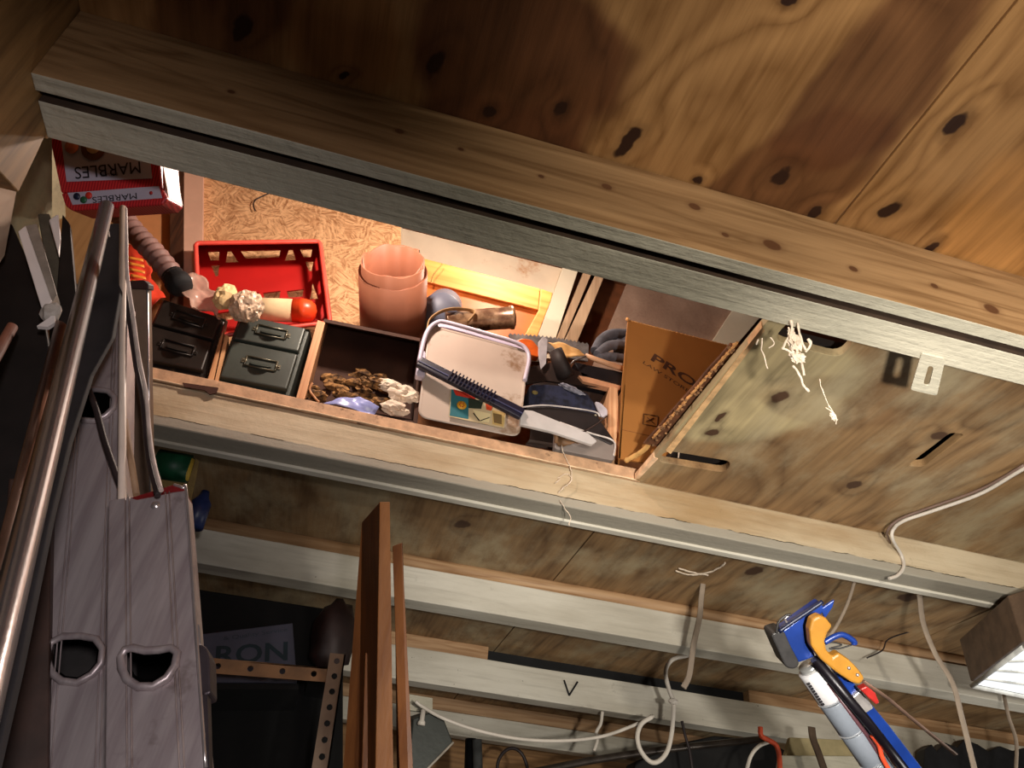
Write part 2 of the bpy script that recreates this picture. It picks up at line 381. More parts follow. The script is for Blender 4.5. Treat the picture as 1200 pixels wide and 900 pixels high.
# joist 2 with the edge of the loft floor on top
obj('joist', sbox(NB(), (-.53, 1.472, .818), (4.2, 1.546, H-.001), 40, .0018, 0), [paint_b], ceil, bev=.003)
obj('joist_fillet', sbox(NB(), (-.53, 1.530, .812), (4.2, 1.552, .822), 40, .001, 0), [paint_c], ceil, bev=.002)
obj('loft_floor_edge', sbox(NB(), (-.53, 1.468, H), (.640, 1.486, .951), 30, .0022, 0), strip_m, ceil, bev=.0015)
obj('paint_ridge', tube(NB(), [V((x, 1.4665+.001*noise.noise((x*20, 0, 0)), H+.001+.001*noise.noise((x*33, 2, 0)))) for x in np.arange(-.53, .63, .01)], .0018, 5),
    simple('pale_edge_splinters', C(226, 196, 160), .8), ceil)
for yy, zt, zb, w_, mm in ((2.116, .885, .787, .074, paint_c), (2.81, .872, .757, .074, paint_c), (3.61, .866, .771, .07, paint_c)):
    obj('joist', sbox(NB(), (-1.6, yy, zb), (4.4, yy+w_, zt), 40, .0018, 0), mm, ceil, bev=.003)
bt = tube(NB(), [V((-1.6, 2.134, .905)), V((4.4, 2.134, .905))], .021, 12, 1.0)
obj('rounded_batten', bt, batten_m, ceil)
obj('batten', sbox(NB(), (-1.6, 2.815, .872), (.60, 2.86, H), 20, .001), batten_m, ceil, bev=.002)
obj('batten', sbox(NB(), (1.66, 2.815, .872), (4.3, 2.86, H), 20, .001), batten_m, ceil, bev=.002)
obj('gap_shade_backing', box(NB(), (.60, 2.86, .872), (1.66, 2.88, H)), black_m, ceil)  # black strip for the darkness of the opening above the joist
obj('batten', sbox(NB(), (-1.6, 3.605, .866), (4.3, 3.65, H), 20, .001), batten_m, ceil, bev=.002)
# seam lines between ceiling sheets are real gaps; loft floor notch is a dark patch for its shade
notch = NB(); prism(notch, [py(x, y, 1.466) for x, y in ((214, 449), (256, 455), (254, 461), (246, 463), (240, 458), (216, 454))], (0, -.0025, 0))
obj('dark_notch_patch', notch, simple('notch_shade_brown', C(74, 44, 34), .7, .3), ceil)

# walls, floor, roof ---------------------------------------------------
wall_m = wood('back_wall_boards', C(120, 84, 48), C(176, 132, 84), 'X', rings=5, wsc=(7, .6), seedv=3)
wl = struct('wall_back'); 
for i in range(8):
    z0 = -1.5+i*.305; obj('board', box(NB(), (-1.62, 4.3+(i % 2)*.004, z0), (4.2, 4.33, z0+.298)), wall_m, wl, bev=.002)
obj('backing', box(NB(), (-1.62, 4.335, -1.5), (4.2, 4.36, H)), simple('wall_backing', C(40, 28, 18), .9), wl)
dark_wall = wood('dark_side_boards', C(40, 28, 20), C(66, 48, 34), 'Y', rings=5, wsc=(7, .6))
wl = struct('wall_left')
for i in range(8):
    z0 = -1.5+i*.305; obj('board', box(NB(), (-1.66, -1.7, z0), (-1.62, 4.36, z0+.298)), dark_wall, wl, bev=.002)
wl = struct('wall_right')
for i in range(8):
    z0 = -1.5+i*.305; obj('board', box(NB(), (4.2, -1.7, z0), (4.24, 4.36, z0+.298)), dark_wall, wl, bev=.002)
wl = struct('wall_front')
for i in range(8):
    z0 = -1.5+i*.305; obj('board', box(NB(), (-1.62, -1.7, z0), (4.2, -1.66, z0+.298)), dark_wall, wl, bev=.002)
fl = obj('floor', box(NB(), (-1.66, -1.7, -1.56), (4.24, 4.36, -1.5)), simple('grey_concrete', C(88, 84, 80), .9, var=.15, sc=6), None, kind='structure')
# partition at the left, into which joist 1 dies
part = struct('wall_partition')
brownb = wood('dark_brown_partition_board', C(92, 64, 34), C(150, 112, 68), 'Z', rings=5, wsc=(6, .6), seedv=1)
beige = simple('lit_partition_beige', C(176, 150, 128), .7, var=.12, sc=10, bump=.2)  # lit lower part of the partition, its light put into the beige
pts = [px(x, y, -.47) for x, y in ((42, 60), (57, 152), (22, 226), (-60, 215))]
obj('board', prism(NB(), [V((-.47, -1.6, .935)), V((-.47, .74, .935)), V((-.47, .74, .78)), px(57, 152, -.47), px(22, 226, -.47), px(-40, 160, -.47), V((-.47, -1.6, .30))], (-.025, 0, 0)), brownb, part, bev=.002)
green = paintwood('pale_green_grey_paint', C(150, 144, 112), C(118, 110, 84), lump_=.2)
obj('post', prism(NB(), [px(x, y, -.56) for x, y in ((62, 120), (62, 260), (36, 300), (-20, 420), (-20, 150))], (-.03, 0, 0)), green, part, bev=.003)
obj('post', prism(NB(), [px(x, y, -.60) for x, y in ((72, 130), (78, 255), (60, 262), (56, 150))], (-.03, 0, 0)), green, part, bev=.003)
obj('board', prism(NB(), [px(x, y, -.50) for x, y in ((22, 214), (6, 300), (-60, 400), (-60, 150), (0, 165))], (-.02, 0, 0)), beige, part, bev=.002)

# loft enclosure -------------------------------------------------------
YB = 1.80
osb = M('strand_board', .8)
def strands(sc, off):
    vo = osb.node('ShaderNodeTexVoronoi'); vo.inputs['Scale'].default_value = sc; osb.l(osb.mapping(loc=off, sc=(1, .2, 1)), vo.inputs['Vector'])
    sel = osb.node('ShaderNodeSeparateColor'); osb.l(vo.outputs['Color'], sel.inputs[0])
    vr = osb.node('ShaderNodeVectorRotate', rotation_type='Y_AXIS'); osb.l(osb.co, vr.inputs['Vector']); osb.l(osb.math('MULTIPLY', sel.outputs[0], 6.28), vr.inputs['Angle'])
    return osb.noise(16, 4, osb.mapping(src=vr.outputs[0], loc=off, sc=(8, 1, 1)), .65), sel
n1, sel = strands(22, (0, 0, 0)); n2, sel2 = strands(31, (3, 1, 5))
nn = osb.math('ADD', osb.math('MULTIPLY', n1, .6), osb.math('MULTIPLY', n2, .4))
fl_ = osb.mix(osb.mr(nn, .36, .6), C(156, 108, 68), C(232, 186, 138)); fl_ = osb.mix(osb.mr(sel2.outputs[1], .8, 1, 0, .4), fl_, C(180, 128, 84))
fl_ = osb.mix(osb.mr(osb.noise(16, 5, rough=.85), .68, .71, 0, .8), fl_, C(74, 46, 28)); osb.col(fl_)
osb.bump(osb.math('ADD', nn, osb.math('MULTIPLY', sel.outputs[1], .25)), .8, .006); osb = osb.m
loft = struct('wall_loft')
def lp(name, pts, t, m, yy=YB, n=None, par=loft, bev=.001):
    return obj(name, prism(NB(), [py(x, y, yy) for x, y in pts], (0, t, 0)), m, par, bev=bev)
orange_ply = simple('orange_plyboard', C(206, 142, 92), .7, var=.1, sc=8)
tan_pan = wood('tan_wood_panel', C(140, 104, 66), C(186, 148, 100), 'Z', rings=4, wsc=(5, .5))
pinkst = simple('pinkish_planed_stud', C(214, 172, 148), .7, var=.08, sc=12)
darkst = wood('dark_rough_stud', C(46, 26, 16), C(92, 56, 34), 'Z', rings=6, wsc=(12, .8))
lp('strand_board_panel', ((236, 120), (470, 180), (470, 500), (236, 470)), .02, osb, YB)
lp('plywood_panel', ((140, 100), (204, 120), (204, 480), (140, 470)), .02, orange_ply, YB-.03)
lp('plywood_panel', ((-30, 60), (150, 100), (150, 520), (-30, 520)), .02, tan_pan, YB-.07)
lp('stud', ((199, 110), (216, 112), (214, 480), (199, 480)), .05, darkst, YB-.06)
lp('stud', ((216, 112), (239, 118), (236, 480), (214, 480)), .05, pinkst, YB-.045)
whiteb = simple('whitewashed_board', C(222, 206, 184), .7, var=.06, sc=9, dirt=C(190, 140, 100), dsc=5, dl=.55)
whites = simple('white_painted_batten', C(232, 222, 200), .6, var=.04, sc=9)
greyr = wood('grey_weathered_rafter', C(172, 140, 112), C(214, 184, 152), 'Z', rings=5, wsc=(10, .6), seedv=7)
pink_p = wood('pinkish_grey_panel', C(150, 122, 106), C(178, 150, 132), 'Y', rings=3, wsc=(3, .4), seedv=9)
brown_p = simple('dark_brown_roof_board', C(96, 54, 28), .7, var=.15)
roof = struct('roof')
RN = V((0, -.28, 1)).normalized(); RP = V((0, 0, 1.52))
def rp(name, pts, t, m, off=0, par=loft):
    return obj(name, prism(NB(), [py(x, y, 2.0-off) for x, y in pts], (0, t, 0)), m, par, bev=.0015)
rp('wall_panel', ((440, 150), (670, 200), (655, 420), (440, 420)), .02, whiteb, 0)
rp('wall_batten', ((458, 250), (473, 254), (468, 300), (450, 300)), .02, whites, .02)
rp('diagonal_brace', ((672, 280), (688, 285), (650, 400), (628, 400)), .05, whites, .05)
rp('diagonal_brace', ((698, 285), (707, 288), (659, 402), (650, 402)), .06, greyr, .06)
rp('diagonal_brace', ((714, 288), (722, 290), (676, 402), (660, 402)), .06, greyr, .065)
rp('wall_panel', ((690, 270), (760, 300), (700, 440), (640, 430)), .02, brown_p, -.01)
rp('wall_panel', ((748, 300), (870, 330), (850, 470), (690, 440)), .02, pink_p, .01)
rp('wall_batten', ((870, 345), (905, 355), (850, 420), (828, 410)), .02, whites, .03)
obj('roof_deck', prism(NB(), [V((-1.6, .2, 1.61)), V((4.2, .2, 1.61)), V((4.2, 2.1, 2.142)), V((-1.6, 2.1, 2.142))], (0, 0, .02)), brown_p, roof)
obj('loft_back', box(NB(), (-1.6, 2.04, .945), (4.2, 2.06, 2.12)), simple('loft_back_board', C(120, 78, 46), .8), loft)
obj('loft_end', box(NB(), (-1.62, .2, .945), (-1.6, 2.04, 1.60)), tan_pan, loft)
obj('loft_front', box(NB(), (-1.6, .2, .945), (4.2, .22, 1.60)), tan_pan, loft)
# little hanging wire hook on the strand board
tw = tube(NB(), spl([py(x, y, YB-.02) for x, y in ((322, 224), (312, 228), (300, 234), (297, 240), (299, 247))]), .0022, 6)
obj('wire_hook', tw, simple('dull_wire', C(60, 54, 54), .5, .7), None, label='short bent dark wire sticking out of the strand board above the red crate', cat='wire')

# ================================================================ LOFT THINGS
def gframe(pts4, Yp):            # corners given in order TL, TR, BR, BL on the upright plane y = Yp
    return [py(x, y, Yp) for x, y in pts4]
def rdir(x, y): return ray(x, y).normalized()
def lerp(p, q, t): return p*(1-t)+q*t
def quadpt(q, u, v): return lerp(lerp(q[0], q[1], u), lerp(q[3], q[2], u), v)     # u right, v down
def shell(bm, front, axis, t, wall=.008, sc=1.0, back_t=.006):
    """open-fronted box: front corner quad, pushed along axis; walls of thickness wall, closed back."""
    c = sum(front, V())/4; back = [c+(p-c)*sc+axis*t for p in front]
    ins = [p+(c-p).normalized()*wall*1.4 for p in front]; inb = [p+(c+axis*t-p).normalized()*wall*1.4 for p in back]
    f = [bm.verts.new(p) for p in front]; bk = [bm.verts.new(p) for p in back]; i = [bm.verts.new(p) for p in ins]; ib = [bm.verts.new(p) for p in inb]
    ob = [bm.verts.new(p+axis*back_t) for p in back]
    for k in range(4):
        j = (k+1) % 4
        for q in ((f[k], f[j], bk[j], bk[k]), (f[k], i[k], i[j], f[j]), (i[k], ib[k], ib[j], i[j]), (bk[k], bk[j], ob[j], ob[k])): bm.faces.new(q)
    bm.faces.new(ib[::-1]); bm.faces.new(ob)
    return back

# ---- black and grey-green drawer cabinets ----
blackmetal = simple('worn_black_enamel', C(44, 38, 34), .38, .3, var=.3, sc=14, bump=.15, dirt=C(104, 82, 60), dsc=11, dl=.6, spec=.6)
greenmetal = simple('worn_grey_green_enamel', C(66, 72, 66), .4, .25, var=.18, sc=12, bump=.12, dirt=C(110, 108, 84), dsc=16, dl=.66, spec=.6)
steel = simple('tarnished_steel', C(120, 116, 100), .35, .8, var=.2)
edgem = simple('chipped_edge_metal', C(120, 112, 90), .5, .5, var=.3)
def cabinet(q, split, name, label, m, vec, holder=True, Yp=1.5):
    t = thing(name, label, 'drawers', q[3], 'two-drawer metal cabinets in the loft')
    body = [p+V((0, .006, 0)) for p in q]; c = sum(body, V())/4
    body = [p+(p-c).normalized()*.004 for p in body]
    obj('body', prism(NB(), body, vec), m, t, bev=.004)
    obj('lid_edge', prism(NB(), [body[0]+V((0, -.004, .002)), body[1]+V((0, -.004, .002)), body[1]+V((.002, .02, .016)), body[0]+V((0, .02, .016))], vec*.4), edgem, t, bev=.002)
    for v0, v1 in ((0.015, split-.012), (split+.012, .985)):
        d4 = [quadpt(q, .02, v0), quadpt(q, .98, v0), quadpt(q, .98, v1), quadpt(q, .02, v1)]
        out = V((0, -.012, 0)); c2 = sum(d4, V())/4
        inner = [p+out+(c2-p).normalized()*.004 for p in d4]
        dr = obj('drawer', prism(NB(), d4, (0, 0, 0), pts2=inner), m, t, bev=.003)
        u = (d4[1]-d4[0]).normalized(); vv = (d4[3]-d4[0]).normalized(); n = u.cross(vv).normalized()
        if n.y > 0: n = -n
        cc = quadpt(d4, .52, .47)+out; W, Hh = .034, .013
        bm = NB(); P = [cc-u*W-vv*Hh, cc+u*W-vv*Hh, cc+u*W+vv*Hh, cc-u*W+vv*Hh]
        for k in range(4):
            a_, b_ = P[k], P[(k+1) % 4]; tube(bm, [a_+n*.002, b_+n*.002], .0026, 4)
        for s_ in (-1, 1): prism(bm, [cc+u*s_*W-vv*.006, cc+u*s_*(W+.009)-vv*.006, cc+u*s_*(W+.009)+vv*.006, cc+u*s_*W+vv*.006], n*.002)
        lathe(bm, [(.002, .002), (.002, .004), (0, .004)], cc+u*(W+.005), n, 8); lathe(bm, [(.002, .002), (.002, .004), (0, .004)], cc-u*(W+.005), n, 8)
        hd = obj('label_holder', bm, steel if holder else m, dr)
        bm = NB(); ring = [cc+u*(math.cos(k*math.pi/8)*.024)+vv*(math.sin(k*math.pi/8)*.011+.004)+n*(.002+.012*math.sin(k*math.pi/8)) for k in range(9)]
        A = [bm.verts.new(p) for p in ring]; B = [bm.verts.new(cc+u*(math.cos(k*math.pi/8)*.024)-vv*.002) for k in range(9)]
        for k in range(8): bm.faces.new((A[k], A[k+1], B[k+1], B[k]))
        obj('cup_pull', bm, m, dr)
    return t
qL = gframe(((190, 352), (262, 375), (240, 440), (158, 424)), 1.50)
cabinet(qL, .45, 'drawer_cabinet', 'soot-black two-drawer metal cabinet, left one, beside the aluminium poles', blackmetal, V((-.03, .2, .02)), False)
qR = gframe(((281, 370), (361, 387), (338, 462), (254, 446)), 1.50)
cabinet(qR, .42, 'drawer_cabinet', 'grey-green two-drawer metal cabinet with bright label holders, below the red crate', greenmetal, V((.02, .2, .03)))
sl_m = wood('pale_split_slat', C(170, 112, 70), C(222, 170, 120), 'Z', rings=4, wsc=(20, .6))
for k, (pl_, lab) in enumerate(((((258, 396), (263, 386), (250, 447), (243, 446)), 'thin pale wooden slat wedged between the two drawer cabinets, nearer the black one'),
                         (((264, 392), (268, 394), (255, 450), (251, 449)), 'narrow dark-edged slat wedged against the grey-green cabinet'))):
    obj('wood_strip', prism(NB(), [py(x, y, 1.49) for x, y in pl_], (0, .12, 0)), sl_m, None, label=lab, cat='slat')

# ---- red crate, open side towards us ----
redp = simple('red_crate_plastic', C(176, 26, 22), .42, var=.08, sc=8, bump=.05, spec=.5)
cr = thing('milk_crate', 'bright red plastic crate on its side with cut-out holes, against the strand board', 'crate', py(300, 390, 1.62))
Fq = gframe(((229, 285), (375, 283), (387, 378), (234, 396)), 1.57)
ax = rdir(312, 318); c0 = sum(Fq, V())/4; T_ = .17; SC = 1.06
Bq = [c0+(p-c0)*SC+ax*T_ for p in Fq]
bm = NB()
fr = frame3(Bq[3], Bq[2], Bq[0]); o2 = [to2(p, fr) for p in (Bq[3], Bq[2], Bq[1], Bq[0])]
def bq(u, v): return to2(quadpt(Bq, u, v), fr)      # u right, v down, on the back panel
holes = []
def poly(*p): holes.append([bq(x, y) for x, y in p])
poly((.08, .11), (.17, .11), (.165, .22), (.10, .22)); poly((.235, .11), (.265, .11), (.32, .25), (.215, .25)); poly((.335, .11), (.665, .11), (.645, .21), (.375, .21))
poly((.735, .11), (.765, .11), (.785, .25), (.69, .25)); poly((.825, .11), (.93, .11), (.91, .22), (.85, .22))
poly((.10, .27), (.165, .27), (.15, .40), (.13, .40)); poly((.86, .27), (.93, .27), (.90, .40), (.88, .40))
poly((.10, .66), (.13, .54), (.16, .66), (.165, .74), (.10, .74)); poly((.88, .66), (.90, .54), (.92, .66), (.93, .74), (.86, .74))
for x0, x1 in ((.20, .34), (.38, .46), (.49, .63), (.68, .82)): poly((x0, .62), (x1, .61), (x1-.015, .70), (x0+.01, .70))
for x0, x1 in ((.10, .25), (.30, .45), (.50, .65), (.70, .85)): poly((x0, .80), (x1, .79), (x1-.01, .88), (x0+.01, .88))
plate(bm, o2, holes, fr[0], fr[1], fr[2], fr[3]*.005)
obj('back_panel', bm, redp, cr)
bm = NB()
for k in range(4):
    j = (k+1) % 4; a_, b_, c_, d_ = Fq[k], Fq[j], Bq[j], Bq[k]; cen = (c0+c0+ax*T_)/2; n = ((b_-a_).cross(d_-a_)).normalized()
    if n.dot(cen-a_) < 0: n = -n
    ff = frame3(a_, b_, d_); hh = []
    if k in (1, 3):
        for u0 in (.12, .40, .68):
            hh.append([to2(lerp(lerp(a_, b_, u), lerp(d_, c_, u), v), ff) for u, v in ((u0, .2), (u0+.2, .2), (u0+.16, .42), (u0+.04, .42))])
            hh.append([to2(lerp(lerp(a_, b_, u), lerp(d_, c_, u), v), ff) for u, v in ((u0+.04, .55), (u0+.16, .55), (u0+.2, .8), (u0, .8))])
    plate(bm, [to2(p, ff) for p in (a_, b_, c_, d_)], hh, ff[0], ff[1], ff[2], n*.005)
obj('side_walls', bm, redp, cr)
bm = NB(); rim = simple('worn_red_rim_plastic', C(222, 80, 66), .45, var=.1, sc=30, bump=.05)
tube(bm, [p for p in roundpoly(Fq, .012)], .0062, 6, closed=True); obj('rim', bm, rim, cr)

# ---- cardboard roll with an orange cap lying in the crate ----
t = thing('capped_tube', 'beige cardboard tube with a rounded orange plastic cap, lying in the red crate', 'tube', py(330, 365, 1.6))
p0, p1 = py(292, 362, 1.60), py(343, 364, 1.585); axd = (p1-p0).normalized()
obj('tube_body', lathe(NB(), [(0, 0), (.03, 0), (.03, (p1-p0).length), (.0, (p1-p0).length)], p0, axd, 28), simple('beige_card', C(212, 186, 144), .8, var=.08), t)
L = (p1-p0).length
obj('cap', lathe(NB(), [(0, 0), (.031, 0), (.031, .018), (.033, .019), (.032, .03), (.028, .045), (.018, .056), (0, .06)], p1+axd*.001, axd, 28), simple('orange_cap_plastic', C(232, 76, 34), .35, var=.05), t)

# ---- plastic bags ----
film = simple('creased_clear_film', C(214, 178, 160), .25, var=.12, sc=18, bump=.3)
filmp = film.node_tree.nodes['Principled BSDF']; filmp.inputs['Transmission Weight'].default_value = .35; filmp.inputs['Alpha'].default_value = .8
bm = sheet(NB(), [py(206, 322, 1.47), py(236, 322, 1.50), py(263, 370, 1.46), py(228, 360, 1.45)], 16, 14, .022, 26, 3)
obj('plastic_bag', bm, film, None, label='pinkish clear film bag crumpled above the black drawer cabinet', cat='bag')
bm = lump(NB(), py(289, 359, 1.44), .038, .03, .042, 5, .26, 2.2, 4)
obj('plastic_bag', bm, simple('milky_crumpled_film', C(206, 178, 150), .3, var=.25, sc=60, bump=.6), None, label='milky crumpled plastic bag balled up in front of the beige tube', cat='bag')
bm = lump(NB(), py(264, 348, 1.45), .026, .02, .036, 9, .35, 2.0, 3)
obj('paper_wad', bm, simple('cream_crumpled_paper', C(226, 196, 142), .8, var=.12), None, label='cream crumpled paper wad between the two plastic bags', cat='paper')

# ---- ribbed hose, printed bag ----
t = thing('ribbed_hose', 'grey ribbed vacuum hose with black coupling, slanting behind the white pole', 'hose', py(205, 325, 1.5))
P = spl([py(x, y, 1.46) for x, y in ((138, 248), (160, 275), (182, 298), (203, 324))], 14); n = len(P)
obj('hose', tube(NB(), P, [.0235+.003*(1 if (i//2) % 2 else -1) for i in range(n)], 16), simple('pinkish_grey_hose', C(128, 98, 92), .5, var=.15), t)
d = (P[-1]-P[-4]).normalized()
obj('coupling', lathe(NB(), [(.0, 0), (.026, 0), (.026, .02), (.03, .021), (.03, .035), (.024, .05), (0, .05)], P[-1]-d*.006, d, 20), black_m, t)
yel = simple('yellow_print_film', C(240, 150, 60), .4, var=.05)
t = thing('printed_bag', 'crumpled orange and red printed bag behind the left drawer cabinet', 'bag', py(170, 380, 1.6))
obj('bag_body', sheet(NB(), [py(138, 284, 1.6), py(166, 292, 1.6), py(192, 350, 1.58), py(136, 400, 1.55)], 14, 16, .03, 12, 7), simple('orange_print_film', C(226, 72, 48), .4, var=.12), t)
for k in range(5):
    y0 = 300+k*7; obj('printed_stripe', sheet(NB(), [py(150+k, y0, 1.565), py(168+k, y0+4, 1.565), py(168+k, y0+7, 1.565), py(150+k, y0+3, 1.565)], 4, 2, .002, 12, 7, .0008), yel, t)

# ---- open wooden box with rubbish ----
boxw = simple('dark_brown_box_ply', C(64, 38, 26), .8, var=.3, sc=10, bump=.2)
ply_e = wood('ply_box_edge', C(176, 116, 74), C(232, 178, 130), 'Z', rings=3, wsc=(60, .4))
t = thing('open_box', 'open dark plywood box full of rubbish, right of the drawer cabinets', 'box', py(420, 480, 1.5))
axb = rdir(430, 430); fq = gframe(((379, 377), (492, 400), (484, 498), (352, 476)), 1.5)
bk = [p+axb*.12 for p in fq]; bm = NB()
obj('back_panel', prism(NB(), bk, axb*.008), boxw, t)
obj('top_panel', prism(NB(), [fq[0], fq[1], bk[1], bk[0]], (0, 0, .010)), boxw, t)
obj('right_panel', prism(NB(), [fq[1], fq[2], bk[2], bk[1]], (.010, 0, 0)), boxw, t)
obj('base_panel', prism(NB(), [fq[3], fq[2], bk[2], bk[3]], (0, 0, .010)), boxw, t)
lft = gframe(((372, 375), (381, 378), (357, 468), (347, 466)), 1.495)
obj('left_panel', prism(NB(), lft, axb*.13), ply_e, t, bev=.001)
deb = NB(); rnd = random.Random(3)
for k in range(46):
    u, v = rnd.random(), rnd.random()
    x = 368+u*90; y = 432+v*36+u*6; yy = 1.50+.1*(1-v)+rnd.random()*.03
    p = py(x, y, yy); s_ = .006+.010*rnd.random()
    lump(deb, p, s_*1.7, s_, s_*.9, k, .6, 2.4, 2)
deb2 = M('brown_debris', .85); n = deb2.noise(45, 4, rough=.7); deb2.col(deb2.mix(deb2.mr(n, .35, .68), C(44, 26, 16), C(176, 130, 78))); deb2 = deb2.m
obj('rubbish', deb, deb2, None, label='loose brown shavings and dead leaves heaped in the open box', cat='rubbish', kind='stuff')
wp_ = simple('white_scrap_paper', C(222, 204, 184), .8, var=.2, sc=30)
for (x, y, s_, sd, lab) in ((455, 452, .020, 1, 'torn white paper scrap, highest in the heap of the open box'), (474, 462, .026, 2, 'large crumpled white paper scrap next to the white tub'),
                     (462, 478, .022, 3, 'flat white paper scrap at the front lip of the open box'), (436, 448, .018, 4, 'small tan paper curl on the brown rubbish')):
    obj('paper_scrap', lump(NB(), py(x, y, 1.497), s_*1.5, s_*.7, s_*.8, sd+20, .75, 3, 3), wp_ if sd < 4 else deb2, None, label=lab, cat='paper', group='paper scraps in the open box')
bluef = simple('blue_white_film', C(150, 158, 214), .3, var=.25, sc=12)
obj('blue_wrapper', sheet(NB(), [py(378, 472, 1.492), py(420, 463, 1.492), py(444, 476, 1.492), (py(440, 486, 1.492))], 16, 8, .012, 30, 2), bluef, None, label='pale blue plastic wrapper at the front edge of the open box', cat='wrapper')
obj('bent_twig', tube(NB(), spl([py(x, y, 1.488) for x, y in ((366, 449), (363, 457), (369, 466), (374, 471))]), .0026, 6), ply_e, None, label='thin curved pale twig in the left corner of the open box', cat='twig')

# ---- rolled brown sheet ----
t = thing('brown_roll', 'short wide roll of brown sheet, open end towards us, above the open box', 'roll', py(460, 380, 1.6))
cR = py(461, 306, 1.46); dep = cR.dot(FW); rr = 38.5/F*dep; rv = rdir(461, 306)
upc = (UP-rv*UP.dot(rv)).normalized(); rtc = rv.cross(upc)
axr = (-upc*.846 + rv*.53 + rtc*.0).normalized()
brn = simple('brown_linoleum', C(146, 92, 68), .55, var=.12, sc=6, bump=.08, dirt=C(110, 70, 54), dsc=4, dl=.6)
brn_in = simple('brown_linoleum_inside', C(140, 80, 48), .6, var=.1, sc=6)
def spiral(bm, r0, r1, h0, h1, turns, jag=0., th=.003, a0=0., seed=0):
    n = int(60*turns); s1 = rtc; s2 = axr.cross(s1)
    rows = []
    for i in range(n+1):
        f = i/n; an = a0+2*math.pi*turns*f; r = r0+(r1-r0)*f
        e = s1*math.cos(an)+s2*math.sin(an); j = jag*noise.noise((math.cos(an)*2.2, math.sin(an)*2.2, seed+f*2))
        rows.append([bm.verts.new(cR+e*(r+q)+axr*h) for q, h in ((0, h0+j), (th, h0+j), (th, h1), (0, h1))])
    for A, B in zip(rows, rows[1:]):
        for k in range(4):
            f = bm.faces.new((A[k], B[k], B[(k+1) % 4], A[(k+1) % 4])); f.smooth = k in (1, 3)
    bm.faces.new(rows[0]); bm.faces.new(rows[-1][::-1]); return bm
obj('rolled_sheet', spiral(NB(), rr-.012, rr-.003, 0, .27, 1.9, .012, seed=1), [brn], t)
obj('outer_wrap', spiral(NB(), rr-.001, rr+.003, .030, .27, 1.25, .006, a0=2.0, seed=5), [brn], t)

# ---- white tub with blue handle ----
cream = simple('dirty_cream_plastic', C(190, 172, 158), .5, var=.09, sc=5, bump=.06, dirt=C(146, 116, 90), dsc=8, dl=.52)
lav = simple('lit_lavender_plastic', C(206, 196, 214), .35, var=.04, sc=8)  # lavender puts the light on the tub's rim into its colour
t = thing('plastic_tub', 'dirty white rectangular plastic tub with navy handle, tipped towards us behind the beam edge', 'bucket', py(550, 510, 1.5))
tub = [py(x, y, 1.462) for x, y in ((503, 380), (620, 411), (609, 513), (489, 489))]
tp = roundpoly(tub, .026, 6); ct = sum(tub, V())/4; axt = (rdir(555, 445)+V((.05, .2, .05))).normalized()
inn = [p+(ct-p).normalized()*.008 for p in tp]
bm = NB(); A = [bm.verts.new(p) for p in tp]; B = [bm.verts.new(ct+(p-ct)*.98+axt*.11) for p in tp]; Cc = [bm.verts.new(p+axt*.006) for p in inn]
m_ = len(tp)
for k in range(m_):
    j = (k+1) % m_
    for q in ((A[k], A[j], B[j], B[k]), (A[k], Cc[k], Cc[j], A[j])): f = bm.faces.new(q); f.smooth = True
bm.faces.new(Cc); bm.faces.new(B[::-1]); obj('tub_body', bm, cream, t)
obj('rim', tube(NB(), spl([py(x, y, 1.455) for x, y in ((491, 424), (497, 398), (503, 385), (512, 378), (524, 378), (570, 391), (606, 402), (617, 410), (620, 422), (615, 446))]), .0055, 8), lav, t)
obj('rim_flange', prism(NB(), [p for p in [py(512, 376, 1.47), py(606, 400, 1.47), py(619, 408, 1.47), py(619, 418, 1.47), py(604, 408, 1.47), py(514, 384, 1.47)]], axt*.02), lav, t, bev=.003)
obj('handle_lug', prism(NB(), roundpoly([py(x, y, 1.455) for x, y in ((492, 408), (499, 412), (498, 442), (487, 440))], .006), (0, .018, 0)), lav, t, bev=.002)
navy = simple('navy_handle_plastic', C(20, 20, 42), .4, var=.1, spec=.6)
h0, h1 = py(491, 422, 1.435), py(613, 484, 1.42); hd = (h1-h0).normalized(); hn = V((0, -1, 0)); hv = hd.cross(hn).normalized()
hdl = NB(); prism(hdl, [h0+hv*.0145, h1+hv*.0160, h1-hv*.0160, h0-hv*.0145], (0, .014, 0))
ho = obj('handle', hdl, navy, t, bev=.004)
obj('handle_highlight', prism(NB(), [h0+hv*.004+hn*.002, h1+hv*.004+hn*.002, h1+hv*.001+hn*.002, h0+hv*.001+hn*.002], (0, .004, 0)), simple('dull_navy_highlight', C(70, 72, 104), .4), ho)  # highlight along the handle, painted as a lighter navy strip
for k in range(13):
    q = h0+hd*(h1-h0).length*(.30+.034*k)
    obj('grip_rib', prism(NB(), [q-hd*.0018+hv*.0180, q+hd*.0018+hv*.0180, q+hd*.0018-hv*.0165, q-hd*.0018-hv*.0165], (0, -.006, 0)), navy, ho)
arm = NB(); prism(arm, roundpoly([py(x, y, 1.43) for x, y in ((611, 480), (624, 481), (690, 508), (700, 517), (694, 521), (648, 506), (609, 497))], .004), (0, .010, 0))
obj('handle_arm', arm, simple('grey_white_arm_plastic', C(196, 190, 188), .35, var=.06), t, bev=.002, label='pale grey end of the handle')
